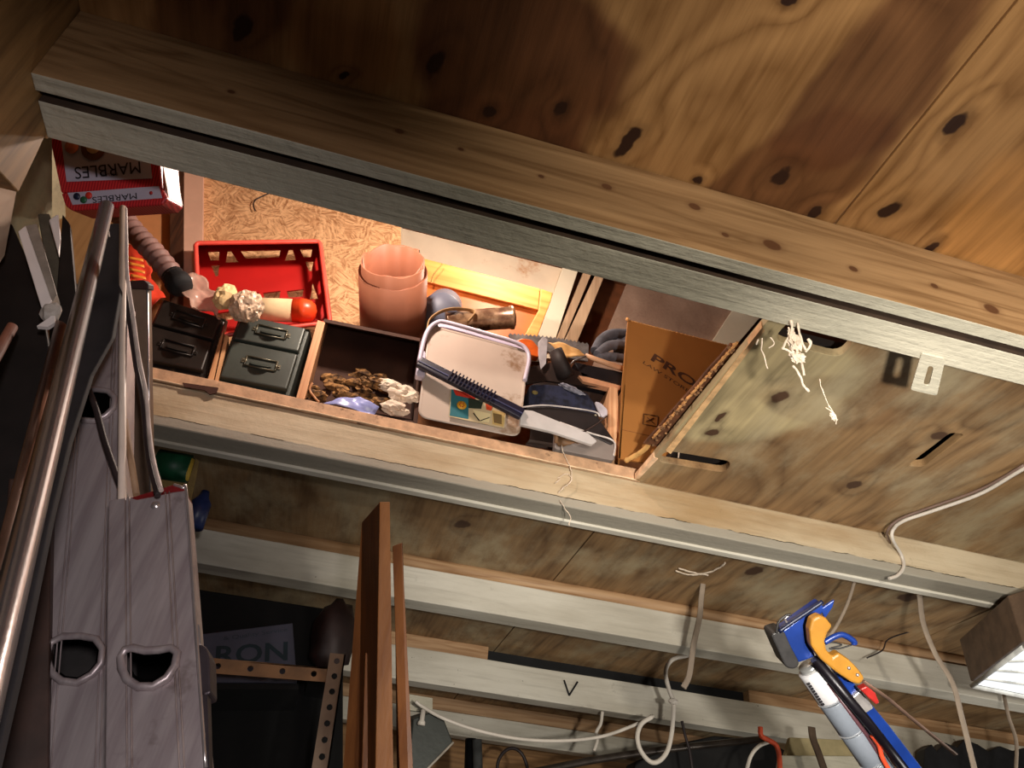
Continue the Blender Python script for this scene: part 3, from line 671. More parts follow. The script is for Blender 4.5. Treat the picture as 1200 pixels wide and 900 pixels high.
# printed sticker on the tub
def stick(name, pts, col, lift):
    return obj(name, prism(NB(), [py(x, y, 1.462-lift) for x, y in pts], (0, .0006, 0)), simple('print_'+name, col, .5, var=.05, bump=0), sti)
sti = obj('sticker', prism(NB(), [py(x, y, 1.4605) for x, y in ((528, 456), (594, 474), (591, 502), (526, 488))], (0, .0008, 0)), simple('sticker_paper', C(196, 176, 140), .5, var=.08), t)
stick('teal_panel', ((529, 456), (549, 461), (549, 491), (527, 487)), C(44, 106, 116), .002)
stick('red_banner', ((531, 456), (558, 463), (556, 468), (534, 463)), C(204, 54, 36), .003)
stick('dark_picture', ((549, 466), (566, 470), (564, 479), (549, 478)), C(40, 50, 40), .003)
stick('straw_panel', ((577, 480), (592, 484), (590, 500), (577, 497)), C(196, 164, 104), .002)
stick('brown_picture', ((578, 484), (588, 486), (588, 497), (579, 495)), C(120, 96, 60), .003)
stick('red_flower', ((569, 473), (577, 475), (576, 481), (570, 480)), C(206, 74, 36), .003)
stick('cream_card', ((554, 480), (575, 485), (573, 495), (562, 494)), C(222, 206, 160), .0025)
cdot = py(541, 475, 1.458); obj('yellow_roundel', lathe(NB(), [(0, 0), (.0115, 0), (.0115, .001), (0, .001)], cdot, (0, -1, 0), 20), simple('print_yellow', C(226, 164, 40), .5, bump=0), sti)
bm = NB()
for k in range(6):
    p = cdot+V((math.cos(k*1.05)*.005, -.0014, math.sin(k*1.05)*.005)); lathe(bm, [(0, 0), (.0018, 0), (.0018, .0006), (0, .0006)], p, (0, -1, 0), 8)
obj('red_fruit_dots', bm, simple('print_red_dots', C(190, 60, 30), .5, bump=0), sti)
bm = NB(); tube(bm, [py(x, y, 1.4565) for x, y in ((555, 484), (562, 493))], .0012, 5); tube(bm, [py(x, y, 1.4565) for x, y in ((563, 493), (574, 489))], .001, 5); obj('fork_drawing', bm, black_m, sti)

# ---- rolls behind the tub ----
gb = simple('slate_blue_vinyl', C(104, 108, 124), .5, var=.08, sc=6)
t = thing('vinyl_pipe', 'slate-blue pipe with a raised collar, behind the brown roll', 'pipe', py(530, 360, 1.6))
p0, p1 = py(495, 360, 1.58), py(560, 372, 1.66)
p0 = py(514, 374, 1.60); d = (py(528, 343, 1.76)-p0).normalized()
obj('pipe', lathe(NB(), [(0, 0), (.055, 0), (.055, .06), (.058, .062), (.058, .075), (.054, .078), (.05, .15), (.044, .17), (.04, .17), (0, .165)], p0, d, 36), gb, t)
can = M('scuffed_brown_can', .3, .4, .6); n = can.noise(7, 5, rough=.7); x = can.mix(can.mr(n, .4, .62), C(112, 80, 60), C(196, 164, 130)); x = can.mix(can.mr(can.noise(11, 5), .56, .62), x, C(48, 30, 22)); can.col(x); can = can.m
t = thing('paint_can', 'scuffed brown and cream can lying sideways behind the white tub', 'can', py(575, 385, 1.5))
p0, p1 = py(522, 378, 1.60), py(602, 372, 1.58); d = (p1-p0).normalized()
L = (p1-p0).length
obj('can_body', lathe(NB(), [(0, 0), (.030, 0), (.032, .003), (.030, .006), (.031, L*.5), (.031, L-.012), (.034, L-.01), (.034, L-.003), (.028, L), (0, L-.002)], p0, d, 32), can, t)
t = thing('canvas_strap', 'folded tan canvas strap looped over the brown can', 'strap', py(520, 370, 1.5))
obj('strap', tube(NB(), spl([py(x, y, 1.555) for x, y in ((500, 388), (504, 374), (520, 364), (540, 362), (556, 366), (548, 378))]), .008, 8, .3), simple('tan_canvas', C(176, 142, 100), .8), t)
# ---- orange pine frame ----
pine = wood('orange_pine_frame', C(206, 128, 56), C(240, 172, 96), 'X', rings=5, wsc=(6, .6), seedv=4)
t = thing('pine_frame', 'orange pine frame with a panel, leaning under the white roof board', 'frame', py(570, 380, 1.75))
obj('top_rail', prism(NB(), [py(x, y, 1.72) for x, y in ((480, 298), (502, 304), (633, 338), (631, 363), (500, 330), (480, 326))], (0, .03, .01)), pine, t, bev=.003)
obj('side_rail', prism(NB(), [py(x, y, 1.72) for x, y in ((634, 338), (648, 343), (646, 352), (620, 420), (600, 420), (631, 364))], (0, .03, .01)), pine, t, bev=.003)
obj('panel', prism(NB(), [py(x, y, 1.735) for x, y in ((490, 320), (634, 358), (610, 425), (490, 410))], (0, .008, 0)), simple('orange_brown_panel', C(190, 100, 42), .5, var=.2, sc=8), t)
obj('dry_stalk', tube(NB(), spl([py(x, y, 1.69) for x, y in ((505, 330), (508, 322), (517, 311), (518, 309))]), .002, 5), simple('dry_stalk_tan', C(150, 120, 60), .8), None, label='thin dry stalk standing against the orange pine frame', cat='stalk')

# ---- clutter right of the tub ----
darkb = simple('dark_brown_card', C(46, 30, 24), .8, var=.3)
t = thing('dark_carton', 'dark open carton holding tools between the white tub and cardboard box', 'box', py(660, 500, 1.52))
cq = gframe(((622, 424), (718, 449), (712, 538), (616, 522)), 1.545); axc = rdir(665, 470); ck = [p+axc*.2 for p in cq]
obj('back_panel', prism(NB(), ck, axc*.006), darkb, t); obj('base_panel', prism(NB(), [cq[3], cq[2], ck[2], ck[3]], (0, 0, .006)), darkb, t)
obj('top_flap', prism(NB(), [py(x, y, 1.50) for x, y in ((622, 430), (650, 424), (690, 440), (732, 452), (728, 458), (640, 446), (618, 450))], (0, .02, .01)), darkb, t)
obj('flap_edge', prism(NB(), [py(x, y, 1.49) for x, y in ((678, 440), (690, 442), (728, 452), (726, 457), (684, 447))], (0, .02, 0)), simple('pale_torn_edge', C(196, 144, 108), .8, var=.2), t, bev=.001)
sg = simple('grey_saw_steel', C(140, 138, 138), .45, .6, var=.25, sc=50, bump=.4)
# toothed blade
t = thing('saw_blade', 'dull grey toothed blade lying across the dark carton', 'saw', py(650, 410, 1.5))
top = [(596, 391), (640, 393), (690, 404)]; bm = NB(); up_ = []; N_ = 40
for i in range(N_+1):
    f = i/N_; x = 596+94*f; y = 390+3*f+9*f*f+ (0 if i % 2 else 2.2); up_.append((x, y))
lowr = [(689, 423), (660, 418), (620, 404), (598, 396)]
obj('blade', prism(NB(), [py(x, y, 1.575) for x, y in up_+lowr], (0, .004, 0)), sg, t)
bm = NB(); prism(bm, roundpoly([py(x, y, 1.548) for x, y in ((602, 400), (612, 396), (624, 398), (632, 408), (632, 419), (618, 414), (608, 410))], .008), (0, .022, 0))
obj('orange_grip', bm, simple('orange_brown_grip', C(204, 92, 30), .4, var=.25, sc=30), t, bev=.003, label='orange-brown handle')
obj('grey_strap', prism(NB(), [py(x, y, 1.49) for x, y in ((631, 401), (637, 394), (642, 398), (641, 412), (640, 426), (634, 433), (631, 416))], (0, .004, .002)), simple('pale_grey_webbing', C(176, 172, 176), .7), None, bev=.001,
    label='pale grey strap end standing up beside the orange saw grip', cat='strap')
obj('tan_cloth', sheet(NB(), [py(642, 400, 1.50), py(662, 402, 1.50), py(688, 417, 1.50), py(664, 420, 1.49)], 12, 8, .01, 30, 5), simple('tan_leather_cloth', C(214, 166, 104), .7, var=.15), None, label='tan cloth scrap below the toothed blade', cat='cloth')
t = thing('tool_pouch', 'black rolled pouch with open pale mouth, right of the grey strap', 'pouch', py(656, 430, 1.48))
p0 = py(651, 411, 1.475); d = (py(662, 440, 1.49)-p0).normalized()
obj('pouch_body', lathe(NB(), [(.010, .004), (.014, 0), (.020, .0), (.022, .03), (.026, .075), (0, .08)], p0, d, 24, sq=.75), simple('black_leather', C(40, 30, 28), .6, var=.3), t)
obj('pouch_lining', lathe(NB(), [(0, .012), (.012, .012), (.0155, .001)], p0, d, 20, sq=.75), simple('straw_lining', C(170, 136, 74), .7), t)
handlem = simple('pale_tool_handle', C(206, 160, 124), .5, var=.1)
t = thing('long_file', 'long round pale wooden tool handle above a black case, left of the grey glove', 'tool', py(710, 430, 1.49))
obj('handle', tube(NB(), [py(686, 416, 1.49), py(700, 422, 1.49), py(735, 434, 1.49)], [.005, .0075, .0075], 12), handlem, t)
obj('tang', tube(NB(), [py(666, 430, 1.485), py(672, 423, 1.485), py(687, 417, 1.49)], [.001, .002, .003], 8), sg, t)
obj('black_case', prism(NB(), [py(x, y, 1.50) for x, y in ((673, 424), (735, 437), (733, 452), (682, 441))], (0, .06, 0)), simple('black_case_plastic', C(22, 20, 24), .5), None, bev=.002, label='black flat case under the long wooden handle', cat='case')
nav = M('navy_denim', .85); n = nav.noise(60, 4); nav.col(nav.mix(nav.mr(n, .3, .7), C(12, 14, 28), C(34, 38, 62))); nav.bump(n, .4, .003); nav = nav.m
t = thing('navy_bag', 'soft navy cloth bag with worn grey top edge, inside the dark carton', 'bag', py(655, 470, 1.49))
bm = NB(); A = [py(x, y, 1.49) for x, y in ((620, 454), (622, 450), (640, 450), (668, 453), (688, 460), (698, 474), (702, 487), (660, 484), (620, 480))]
prism(bm, roundpoly(A, .01), (0, .06, .0)); obj('bag_body', bm, nav, t, bev=.005)
obj('worn_edge', lump(NB(), py(670, 456, 1.485), .036, .01, .006, 3, .5, 3, 3, axes=(V((.94, 0, -.24)), V((0, 1, 0)), V((.24, 0, .94)))), simple('worn_grey_denim', C(150, 148, 160), .9, var=.4, sc=90, bump=.6), t)
obj('badge', lump(NB(), py(627, 460, 1.484), .008, .004, .006, 4, .2, 2, 2), simple('dull_gold_badge', C(110, 96, 50), .6), t)
t = thing('black_pouch', 'black flat pouch with a painted rim highlight and stud, below the navy bag', 'pouch', py(660, 500, 1.475))
A = [py(x, y, 1.475) for x, y in ((617, 477), (640, 476), (676, 480), (699, 485), (706, 496), (722, 518), (716, 521), (684, 506), (650, 498), (617, 484))]
obj('pouch_body', prism(NB(), A, (0, .012, 0)), simple('black_vinyl', C(38, 32, 32), .5, var=.15), t, bev=.003)
obj('rim_highlight', tube(NB(), spl([py(x, y, 1.471) for x, y in ((612, 477), (640, 475), (676, 479), (698, 483), (703, 488))]), .0022, 6), simple('pale_rim_highlight', C(190, 182, 180), .5), t)  # highlight on the pouch rim, painted as a pale line
obj('stud', lathe(NB(), [(0, .004), (.003, .003), (.004, 0)], py(698, 487, 1.472), (0, -1, 0), 12), steel, t)
obj('strap', tube(NB(), spl([py(x, y, 1.462) for x, y in ((664, 512), (682, 507), (698, 498), (711, 488))]), .006, 6, .25), simple('brown_black_strap', C(64, 50, 46), .5), t)
obj('strap_end', prism(NB(), roundpoly([py(x, y, 1.47) for x, y in ((697, 470), (704, 472), (712, 480), (712, 487), (706, 489), (701, 480))], .006), (0, .006, 0)), simple('pale_grey_nylon', C(182, 176, 184), .6), None, bev=.001, label='pale grey curved strap end in front of the split wood block', cat='strap')
cl = simple('grey_translucent_plastic', C(150, 138, 132), .3, var=.06); cl.node_tree.nodes['Principled BSDF'].inputs['Transmission Weight'].default_value = .25
t = thing('plastic_tray', 'grey translucent plastic tray at the beam edge, left of the cardboard box', 'tray', py(700, 525, 1.47))
ta = roundpoly([py(x, y, 1.478) for x, y in ((652, 494), (690, 506), (716, 515), (722, 522), (720, 540), (650, 526))], .008)
obj('tray_base', prism(NB(), ta, (0, .02, 0)), cl, t, bev=.002)
obj('tray_rim', tube(NB(), spl([py(x, y, 1.474) for x, y in ((656, 495), (690, 507), (714, 514), (721, 521), (719, 534))]), .0024, 6), simple('pale_tray_rim', C(206, 196, 190), .3), t)
obj('dead_leaf', sheet(NB(), [py(642, 496, 1.455), py(656, 494, 1.455), py(676, 520, 1.455), py(648, 519, 1.455)], 14, 12, .02, 45, 9), simple('curled_brown_leaf', C(104, 74, 48), .6, var=.4, sc=40), None, label='curled brown dead leaf on the beam edge in front of the tray', cat='leaf')
spl_m = wood('split_pale_block', C(190, 132, 92), C(236, 190, 146), 'Z', rings=4, wsc=(24, .6))
obj('wood_block', prism(NB(), [py(x, y, 1.485) for x, y in ((715, 452), (724, 455), (728, 536), (713, 530), (712, 500))], (0, .08, 0)), spl_m, None, bev=.002, label='upright split pale wood block against the cardboard box', cat='wood block')
t = thing('grey_glove', 'crumpled dark grey knit glove behind the cardboard box edge', 'glove', py(718, 420, 1.5))
gm = simple('grey_knit', C(84, 84, 92), .95, var=.25, sc=40, bump=.5)
bm = NB(); tube(bm, spl([py(x, y, 1.56) for x, y in ((698, 412), (706, 398), (718, 392), (736, 392))]), .016, 12); tube(bm, spl([py(x, y, 1.55) for x, y in ((700, 416), (712, 406), (724, 404), (740, 406))]), .014, 12); tube(bm, spl([py(x, y, 1.55) for x, y in ((702, 420), (716, 418), (740, 422))]), .013, 12)
obj('glove_fingers', bm, gm, t)
obj('glove_palm', lump(NB(), py(733, 408, 1.57), .036, .03, .032, 3, .25, 2, 4, False), gm, t)

# ---- cardboard box ----
card = simple('brown_corrugated_card', C(156, 102, 46), .75, var=.08, sc=5, bump=.08)
card_e = simple('torn_card_edge', C(206, 150, 92), .9, var=.2, sc=60, bump=.4)
t = thing('cardboard_box', 'brown cardboard box with slanted printing, beside the opening edge of the ceiling panel', 'box', py(730, 535, 1.46))
def Cp(x, y): return py(x, y, 1.455)
obj('front_panel', prism(NB(), [Cp(x, y) for x, y in ((736, 375), (862, 407), (880, 520), (860, 560), (725, 537), (729, 450))], (0, .005, 0)), card, t)
obj('side_panel', prism(NB(), [Cp(736, 375), Cp(725, 537), Cp(725, 537)+V((.05, .16, .02)), Cp(736, 375)+V((.05, .16, .02))], (.004, 0, 0)), card, t)
obj('torn_top_edge', tube(NB(), [Cp(736+i*1.05, 375+i*.267+.8*noise.noise((i*.7, 0, 0)))+V((0, .002, 0)) for i in range(121)], [.0026+.0016*noise.noise((i*.9, 3, 0)) for i in range(121)], 6), card_e, t)
obj('corner_crumb', lump(NB(), Cp(735.5, 374.5), .006, .005, .006, 2, .5, 2, 2), card_e, t)
obj('crease', tube(NB(), [Cp(727, 503), Cp(790, 517)], .0008, 5), simple('card_crease', C(110, 66, 28), .8), t)
ink = simple('faded_brown_ink', C(70, 40, 22), .8, bump=0)
u_ = (Cp(812, 438)-Cp(765, 408)).normalized(); n_ = V((0, -1, 0)); v_ = n_.cross(u_); v_ = v_ if v_.z > 0 else -v_
text('PRO', Cp(762, 422), u_, v_, .030, ink, t, width=.135, bold=.025)
u2_ = u_
text('LAW STORE', Cp(753, 426), u2_, v_, .011, ink, t, name='small_lettering', width=.14)
bm = NB()
for q in (((754, 485), (771, 488)), ((771, 488), (770, 500)), ((770, 500), (753, 497)), ((753, 497), (754, 485)), ((757, 494), (766, 490)), ((758, 489), (767, 497))): tube(bm, [Cp(*q[0])+V((0, -.001, 0)), Cp(*q[1])+V((0, -.001, 0))], .0008, 4)
obj('printed_stamp', bm, ink, t)
# torn flap running along the edge of the ceiling sheet
t = thing('torn_flap', 'dirty torn cardboard strip running along the cut edge of the ceiling panel', 'cardboard')
edge = [(862, 404), (850, 418), (836, 432), (822, 450), (806, 468), (790, 486), (776, 502), (760, 520)]
bm = NB(); up2 = [pz(x-6+4*noise.noise((x*.3, 0, 0)), y+3*noise.noise((y*.3, 2, 0)), .955) for x, y in edge]; lo2 = [pz(x+22, y+6, .938) for x, y in edge]
for i in range(len(edge)-1): prism(bm, [up2[i], up2[i+1], lo2[i+1], lo2[i]], (0, 0, .004))
obj('strip', bm, simple('dirty_dark_card', C(96, 58, 34), .9, var=.4, sc=40, bump=.6), t)
bm = NB(); 
for i in range(40):
    f = rnd.random(); x = 862-100*f+rnd.uniform(-4, 10); y = 404+114*f+rnd.uniform(-4, 6); lump(bm, pz(x, y, .945), .004, .004, .003, i, .7, 2, 1)
obj('crumbs', bm, simple('dust_crumbs', C(130, 92, 60), .9, var=.5), t, kind='stuff')
obj('torn_fringe', tube(NB(), [pz(864-1.25*i+2*noise.noise((i*.8, 0, 0)), 401+1.42*i, .950) for i in range(80)], [.003+.002*noise.noise((i*.7, 0, 4)) for i in range(80)], 5), card_e, t)
obj('rolled_paper', tube(NB(), spl([pz(x, y, .962) for x, y in ((733, 540), (748, 532), (758, 524), (766, 512))]), [.006+.002*noise.noise((i*.6, 0, 0)) for i in range(25)], 10), simple('yellowed_paper', C(206, 160, 96), .9, var=.2), None, label='yellowed rolled paper scrap at the lower corner of the cardboard box', cat='paper')
obj('cut_edge_strip', prism(NB(), [pz(x, y, H-.002) for x, y in ((893, 384), (896, 388), (786, 532), (780, 528))], (0, 0, .016)), simple('pale_cut_ply_edge', C(216, 172, 122), .8, var=.2, sc=50, bump=.4), ceil)
obj('cut_edge_strip', prism(NB(), [pz(x, y, H-.002) for x, y in ((744, 561), (749, 561), (771, 538), (766, 536))], (0, 0, .014)), simple('pale_cut_ply_edge_b', C(226, 186, 150), .8, var=.2, sc=50, bump=.4), ceil)

# ---- marbles box ----
redbox = M('red_striped_card', .4, 0, .5); wv = redbox.node('ShaderNodeTexWave'); wv.bands_direction = 'X'; wv.inputs['Scale'].default_value = 75; redbox.l(redbox.co, wv.inputs['Vector'])
redbox.col(redbox.mix(wv.outputs['Fac'], C(150, 20, 30), C(206, 50, 54))); redbox = redbox.m
silver = simple('pale_lilac_label', C(176, 170, 188), .35, var=.04, bump=0)
blk = simple('black_print', C(24, 20, 26), .5, bump=0)
t = thing('marbles_box', 'upside-down red box with white labels, standing on the aluminium poles below the first beam', 'box', pd(130, 240, 1.18))
D_ = 1.185
def Mp(x, y, l=0): return pd(x, y, D_-l)
mf = [Mp(x, y) for x, y in ((42, 88), (180, 110), (190, 222), (71, 226))]
bf = [Mp(71, 226), Mp(190, 221), Mp(196, 233), Mp(190, 240), Mp(84, 247), Mp(76, 241)]
obj('box_body', prism(NB(), mf, FW*.07), redbox, t, bev=.003)
obj('bottom_face', prism(NB(), bf, FW*.06), redbox, t, bev=.003)
obj('white_side', prism(NB(), [Mp(x, y, -.01) for x, y in ((183, 150), (190, 188), (198, 232), (193, 238), (187, 200))], FW*.05), simple('white_card_edge', C(232, 214, 206), .5), t)
obj('main_label', prism(NB(), [Mp(x, y, .0015) for x, y in ((66, 120), (170, 130), (178, 209), (78, 213))], FW*.001), silver, t)
obj('end_label', prism(NB(), [Mp(x, y, .0015) for x, y in ((79, 226), (186, 218), (190, 232), (85, 240))], FW*.001), silver, t)
def mir(body, x0, y0, x1, y1, h, width, nm='lettering'):    # upside-down print: baseline start at the right end, running left
    o_ = Mp(x0, y0, .003); u0 = (Mp(x1, y1, .003)-o_); W_ = u0.length; u0 = u0.normalized()
    return text(body, o_, u0, (-FW).cross(u0), h/F*D_, blk, t, name=nm, width=W_)
mir('MARBLES', 164, 189, 87, 196, 14, 0); mir('DELUXE', 138, 202.5, 118, 204, 3.2, 0, 'small_lettering'); mir('MARBLES', 160, 226, 108, 231, 7, 0, 'end_lettering')
for (x, y, r_, col, nm) in ((109, 174, 14, C(120, 70, 30), 'brown_marble'), (109, 172, 8, C(226, 170, 110), 'amber_marble'), (84, 172, 8, C(196, 110, 70), 'copper_marble'), (98, 234, 4, C(40, 90, 60), 'green_marble'), (90, 230, 4, C(30, 34, 60), 'blue_marble'), (104, 229, 4, C(196, 50, 40), 'red_marble'), (177, 226, 2, C(160, 30, 30), 'red_mark')):
    obj('printed_marble', lathe(NB(), [(0, .0005), (r_/F*D_, .0005), (r_/F*D_, 0), (0, 0)], Mp(x, y, .0030+.0003*(14-r_)), -FW, 20), simple(nm, col, .4, bump=0), t, label='printed '+nm.replace('_', ' '))

# ================================================================ LEFT SIDE: LADDER, POLES, BOARDS
alu = M('dull_aluminium', .42, .55, .5); n = alu.noise(2.5, 5, alu.mapping(sc=(30, 30, 1)), .6)
x = alu.mix(alu.mr(n, .3, .7), C(160, 146, 148), C(190, 178, 178)); x = alu.mix(alu.mr(alu.noise(12, 5, rough=.7), .62, .72, 0, .5), x, C(104, 86, 80)); alu.col(x); alu.bump(alu.noise(60, 4), .12, .001); alu = alu.m
alu_in = simple('tube_inside_shade', (.004, .0035, .0035), .9, 0, spec=.05)  # near-black puts the shade inside the hollow rungs into the colour
bright = simple('bright_aluminium', C(206, 196, 194), .28, .8, var=.08)
def down(p, q, z=-1.5): d = q-p; return p+d*((z-p.z)/d.z)       # carry the line p->q on to height z
def ladder(name, label, tl, tr, bl, br, dt, db, holepx, extra, cap):
    P = [pd(*tl, dt), pd(*tr, dt), pd(*br, db), pd(*bl, db)]
    fr = frame3(P[3], P[2], P[0]); 
    def on(x, y): return pn(x, y, fr[0], fr[3])
    TL, TR, BR, BL = P[0], on(*tr), on(*br), P[3]
    BL2, BR2 = down(TL, BL), down(TR, BR)
    t = thing(name, label, 'ladder', (BL2+BR2)/2)
    n = fr[3] if fr[3].dot(FW) > 0 else -fr[3]
    hc = sum([on(*h) for h in holepx], V())/len(holepx); hd_ = ray(*holepx[0]).normalized()
    cpx = (sum(h[0] for h in holepx)/len(holepx), sum(h[1] for h in holepx)/len(holepx)); rd = ray(*cpx).normalized()
    step = ((TL+TR)/2-(BL2+BR2)/2).normalized()*.285
    h0_ = [on(*h) for h in holepx]; cs = []
    for k in range(-6, 4):
        c_ = hc+step*k
        f_ = (c_-(BL2+BR2)/2).dot(step.normalized())
        if .05 < f_ < ((TL+TR)/2-(BL2+BR2)/2).length-.04: cs.append(step*k)
    for rail_i, off in enumerate((V(), rd*.34)):
        q = [p+off for p in (BL2, BR2, TR, TL)]
        hl = [[to2(p+s_+off, (fr[0]+off,)+fr[1:]) for p in h0_] for s_ in cs]
        bm = plate(NB(), [to2(p+off, (fr[0]+off,)+fr[1:]) for p in (BL2, BR2, TR, TL)], hl, fr[0]+off, fr[1], fr[2], n*.002)
        for a_, b_, s_ in ((q[0], q[3], 1), (q[1], q[2], -1)):
            w_ = (q[1]-q[0]).normalized()*s_*.0025; prism(bm, [a_, b_, b_+w_, a_+w_], n*.024)
        obj('side_rail', bm, alu, t, bev=.0012)
    for fx in (.22, .27, .74, .79):
        a_, b_ = lerp(BL2, BR2, fx), lerp(TL, TR, fx); obj('rail_groove', tube(NB(), [a_-n*.0002, b_-n*.0002], .0008, 5), alu, t)
    for s_ in cs:
        bm = NB(); m_ = len(h0_); A = [bm.verts.new(p+s_-n*.003) for p in h0_]; B = [bm.verts.new(p+s_+rd*.342) for p in h0_]
        for k in range(m_): f = bm.faces.new((A[k], A[(k+1) % m_], B[(k+1) % m_], B[k])); f.smooth = True
        bm.faces.new(B)
        r_ = obj('rung', bm, alu_in, t)
        obj('rung_lip', tube(NB(), [p+s_-n*.0025+(p-hc).normalized()*.0015 for p in h0_], .0035, 8, closed=True), alu, r_)
    return t, on, n
tF, onF, nF = ladder('extension_ladder', 'scratched aluminium ladder rail with dark red end cap, front section nearest the camera', (127, 586), (217, 574), (123, 900), (241, 900), .74, .577,
    [(145, 772), (149, 764), (158, 762), (172, 766), (186, 765), (200, 762), (207, 768), (204, 782), (195, 795), (180, 804), (164, 804), (152, 796), (146, 784)], None, True)
capr = simple('dark_red_end_cap', C(112, 22, 24), .5, var=.1)
obj('end_cap', prism(NB(), [onF(x, y) for x, y in ((150, 584), (205, 567), (213, 569), (218, 576), (206, 578), (160, 587))], nF*.022), capr, tF, bev=.001)
obj('rivet', lathe(NB(), [(0, .0025), (.003, .002), (.0045, 0)], onF(182, 592), -nF, 14), bright, tF)
obj('rail_edge', tube(NB(), spl([onF(204, 568), onF(214, 572), onF(219, 582), onF(230, 740), onF(241, 900)]), .0016, 6), bright, tF)
lock = simple('dark_lock_casting', C(70, 62, 66), .45, .6)
obj('rung_lock', prism(NB(), [onF(x, y) for x, y in ((232, 752), (242, 758), (246, 770), (247, 812), (238, 816), (232, 800))], nF*.02), lock, tF, bev=.002)
obj('lock_finger', prism(NB(), [onF(x, y) for x, y in ((228, 744), (231, 730), (234, 732), (236, 756), (231, 756))], nF*.006), bright, tF, bev=.001)
obj('lock_strip', prism(NB(), [onF(x, y) for x, y in ((236, 816), (243, 814), (247, 960), (240, 960))], nF*.01), lock, tF)
tR, onR, nR = ladder('extension_ladder', 'darker aluminium ladder rail behind the front section, reaching up into the opening', (90, 352), (150, 352), (30, 900), (140, 900), .95, .66,
    [(58, 772), (62, 755), (76, 748), (96, 748), (112, 751), (120, 762), (118, 778), (108, 790), (92, 799), (75, 797), (63, 788)], None, False)
# poles and long narrow stock
def stock(name, label, cat, pts, rpx, m, flat=1.0, up=None, seg=16, tofloor=True, group=None):
    P = [pd(*p) for p in pts]; rr_ = rpx/F*pts[0][2]
    if tofloor: P.append(down(P[-2], P[-1]))
    return obj(name, tube(NB(), P, rr_, seg, flat, up), m, None, bev=0, label=label, cat=cat, group=group)
pole_m = simple('polished_grooved_aluminium', C(176, 172, 172), .25, .85, var=.05)
t = thing('aluminium_pole', 'bright grooved aluminium pole slanting from the red marbles box down to the left', 'pole', down(pd(125, 246, 1.1), pd(5, 760, .46)))
a_, b_ = pd(125, 242, 1.1), down(pd(125, 242, 1.1), pd(-2, 760, .46))
d = (b_-a_).normalized(); s_ = d.cross(FW).normalized()
obj('pole_body', tube(NB(), [a_, b_], .0095, 20), pole_m, t)
for k in (-.45, 0, .45): obj('groove_rib', tube(NB(), [a_-FW*.0088+s_*.009*k, b_-FW*.0088+s_*.009*k], .0011, 6), bright, t)
whp = simple('cream_white_pole', C(226, 206, 190), .4, var=.06)
stock('white_pole', 'thin cream-white pole standing upright in front of the ribbed hose', 'pole', [(144, 243, 1.0), (143, 610, .75)], 3.6, whp, tofloor=True)
brz = simple('bronze_brown_trim', C(96, 70, 56), .35, .4, var=.2)
stock('brown_trim_strip', 'brown metal trim strip at far left, highest-reaching of the brown ones', 'strip', [(72, 380, .95), (8, 640, .62)], 7, brz, .5)
stock('brown_trim_strip', 'slim copper-lit trim strip between the brown trim and the bright aluminium pole', 'strip', [(66, 410, .9), (22, 610, .62)], 3, simple('copper_lit_strip', C(150, 104, 80), .35, .5), .5)
stock('brown_trim_strip', 'reddish brown strip end poking in at the left picture edge', 'strip', [(15, 382, .9), (-18, 440, .75)], 6, simple('reddish_brown_strip', C(120, 74, 58), .5), .6, tofloor=True)
def dpole(y): return 1.035/(.909+(y-246)*.00245)
fb = [pd(x, y, dpole(y)) for x, y in ((118, 262), (141, 262), (140, 345), (131, 396), (106, 440), (80, 520), (58, 610), (20, 790), (-30, 1000), (-60, 1000), (-20, 800), (30, 620), (68, 480), (98, 372))]
obj('dark_flat_bar', prism(NB(), fb, FW*.008), simple('dark_steel_bar', C(28, 25, 28), .8, 0), None, bev=.001, label='black flat bar right of the bright aluminium pole', cat='bar')
t = thing('grey_channel', 'grey-brown channel section with dark cap, just right of the white pole', 'channel', pd(162, 580, .8))
q = [pd(149, 334, 1.04), pd(173, 336, 1.04), pd(177, 600, 1.02), pd(147, 600, 1.02)]
obj('channel_web', prism(NB(), [q[0], q[1], down(q[1], q[2]), down(q[0], q[3])], FW*.012), simple('grey_brown_channel', C(128, 104, 86), .5, .3, var=.15), t, bev=.001)
obj('dark_cap', prism(NB(), [pd(x, y, 1.033) for x, y in ((150, 338), (152, 329), (168, 328), (174, 333), (174, 339))], FW*.016), simple('dark_maroon_cap', C(52, 28, 26), .5), t, bev=.001)
obj('bright_edge', tube(NB(), [q[1]-FW*.001, q[2]-FW*.001], .0014, 6), bright, t)
stock('tapered_stick', 'tan tapered stick between the white pole and the grey channel', 'stick', [(146, 492, .83), (160, 580, .765)], 3.5, simple('tan_stick', C(150, 118, 90), .7), tofloor=False)
cabm = simple('grey_brown_cable', C(120, 98, 88), .5, var=.1); dcab = simple('dark_cable', C(46, 36, 36), .5)
lc = [(147, 244), (148, 280), (149, 320), (156, 370), (163, 420), (171, 460), (175, 505), (180, 540), (189, 575)]
obj('grey_cable', tube(NB(), spl([pd(x, y, 1.0-.27*i/8) for i, (x, y) in enumerate(lc)]), .0022, 8), simple('pale_cable', C(196, 176, 166), .5), None, label='pale thin cable running down the right side of the white pole', cat='cable')
obj('grey_cable', tube(NB(), spl([pd(x-4, y+6, 1.0-.27*i/8) for i, (x, y) in enumerate(lc)]), .0028, 8), dcab, None, label='dark cable running beside the pale thin cable to the front ladder rail', cat='cable')
obj('dark_cable', tube(NB(), spl([pd(x, y, .86-.02*i) for i, (x, y) in enumerate(((100, 448), (112, 478), (122, 515), (134, 550), (149, 590)))]), .0034, 8), dcab, None, label='dark cable curving from the upper rung hole to the red ladder cap', cat='cable')
obj('loose_string', tube(NB(), spl([pd(x, y, 1.05) for x, y in ((127, 270), (130, 285), (133, 296), (140, 305))]), .0009, 5), whp, None, label='thin loose white string between the aluminium pole and white pole', cat='string')
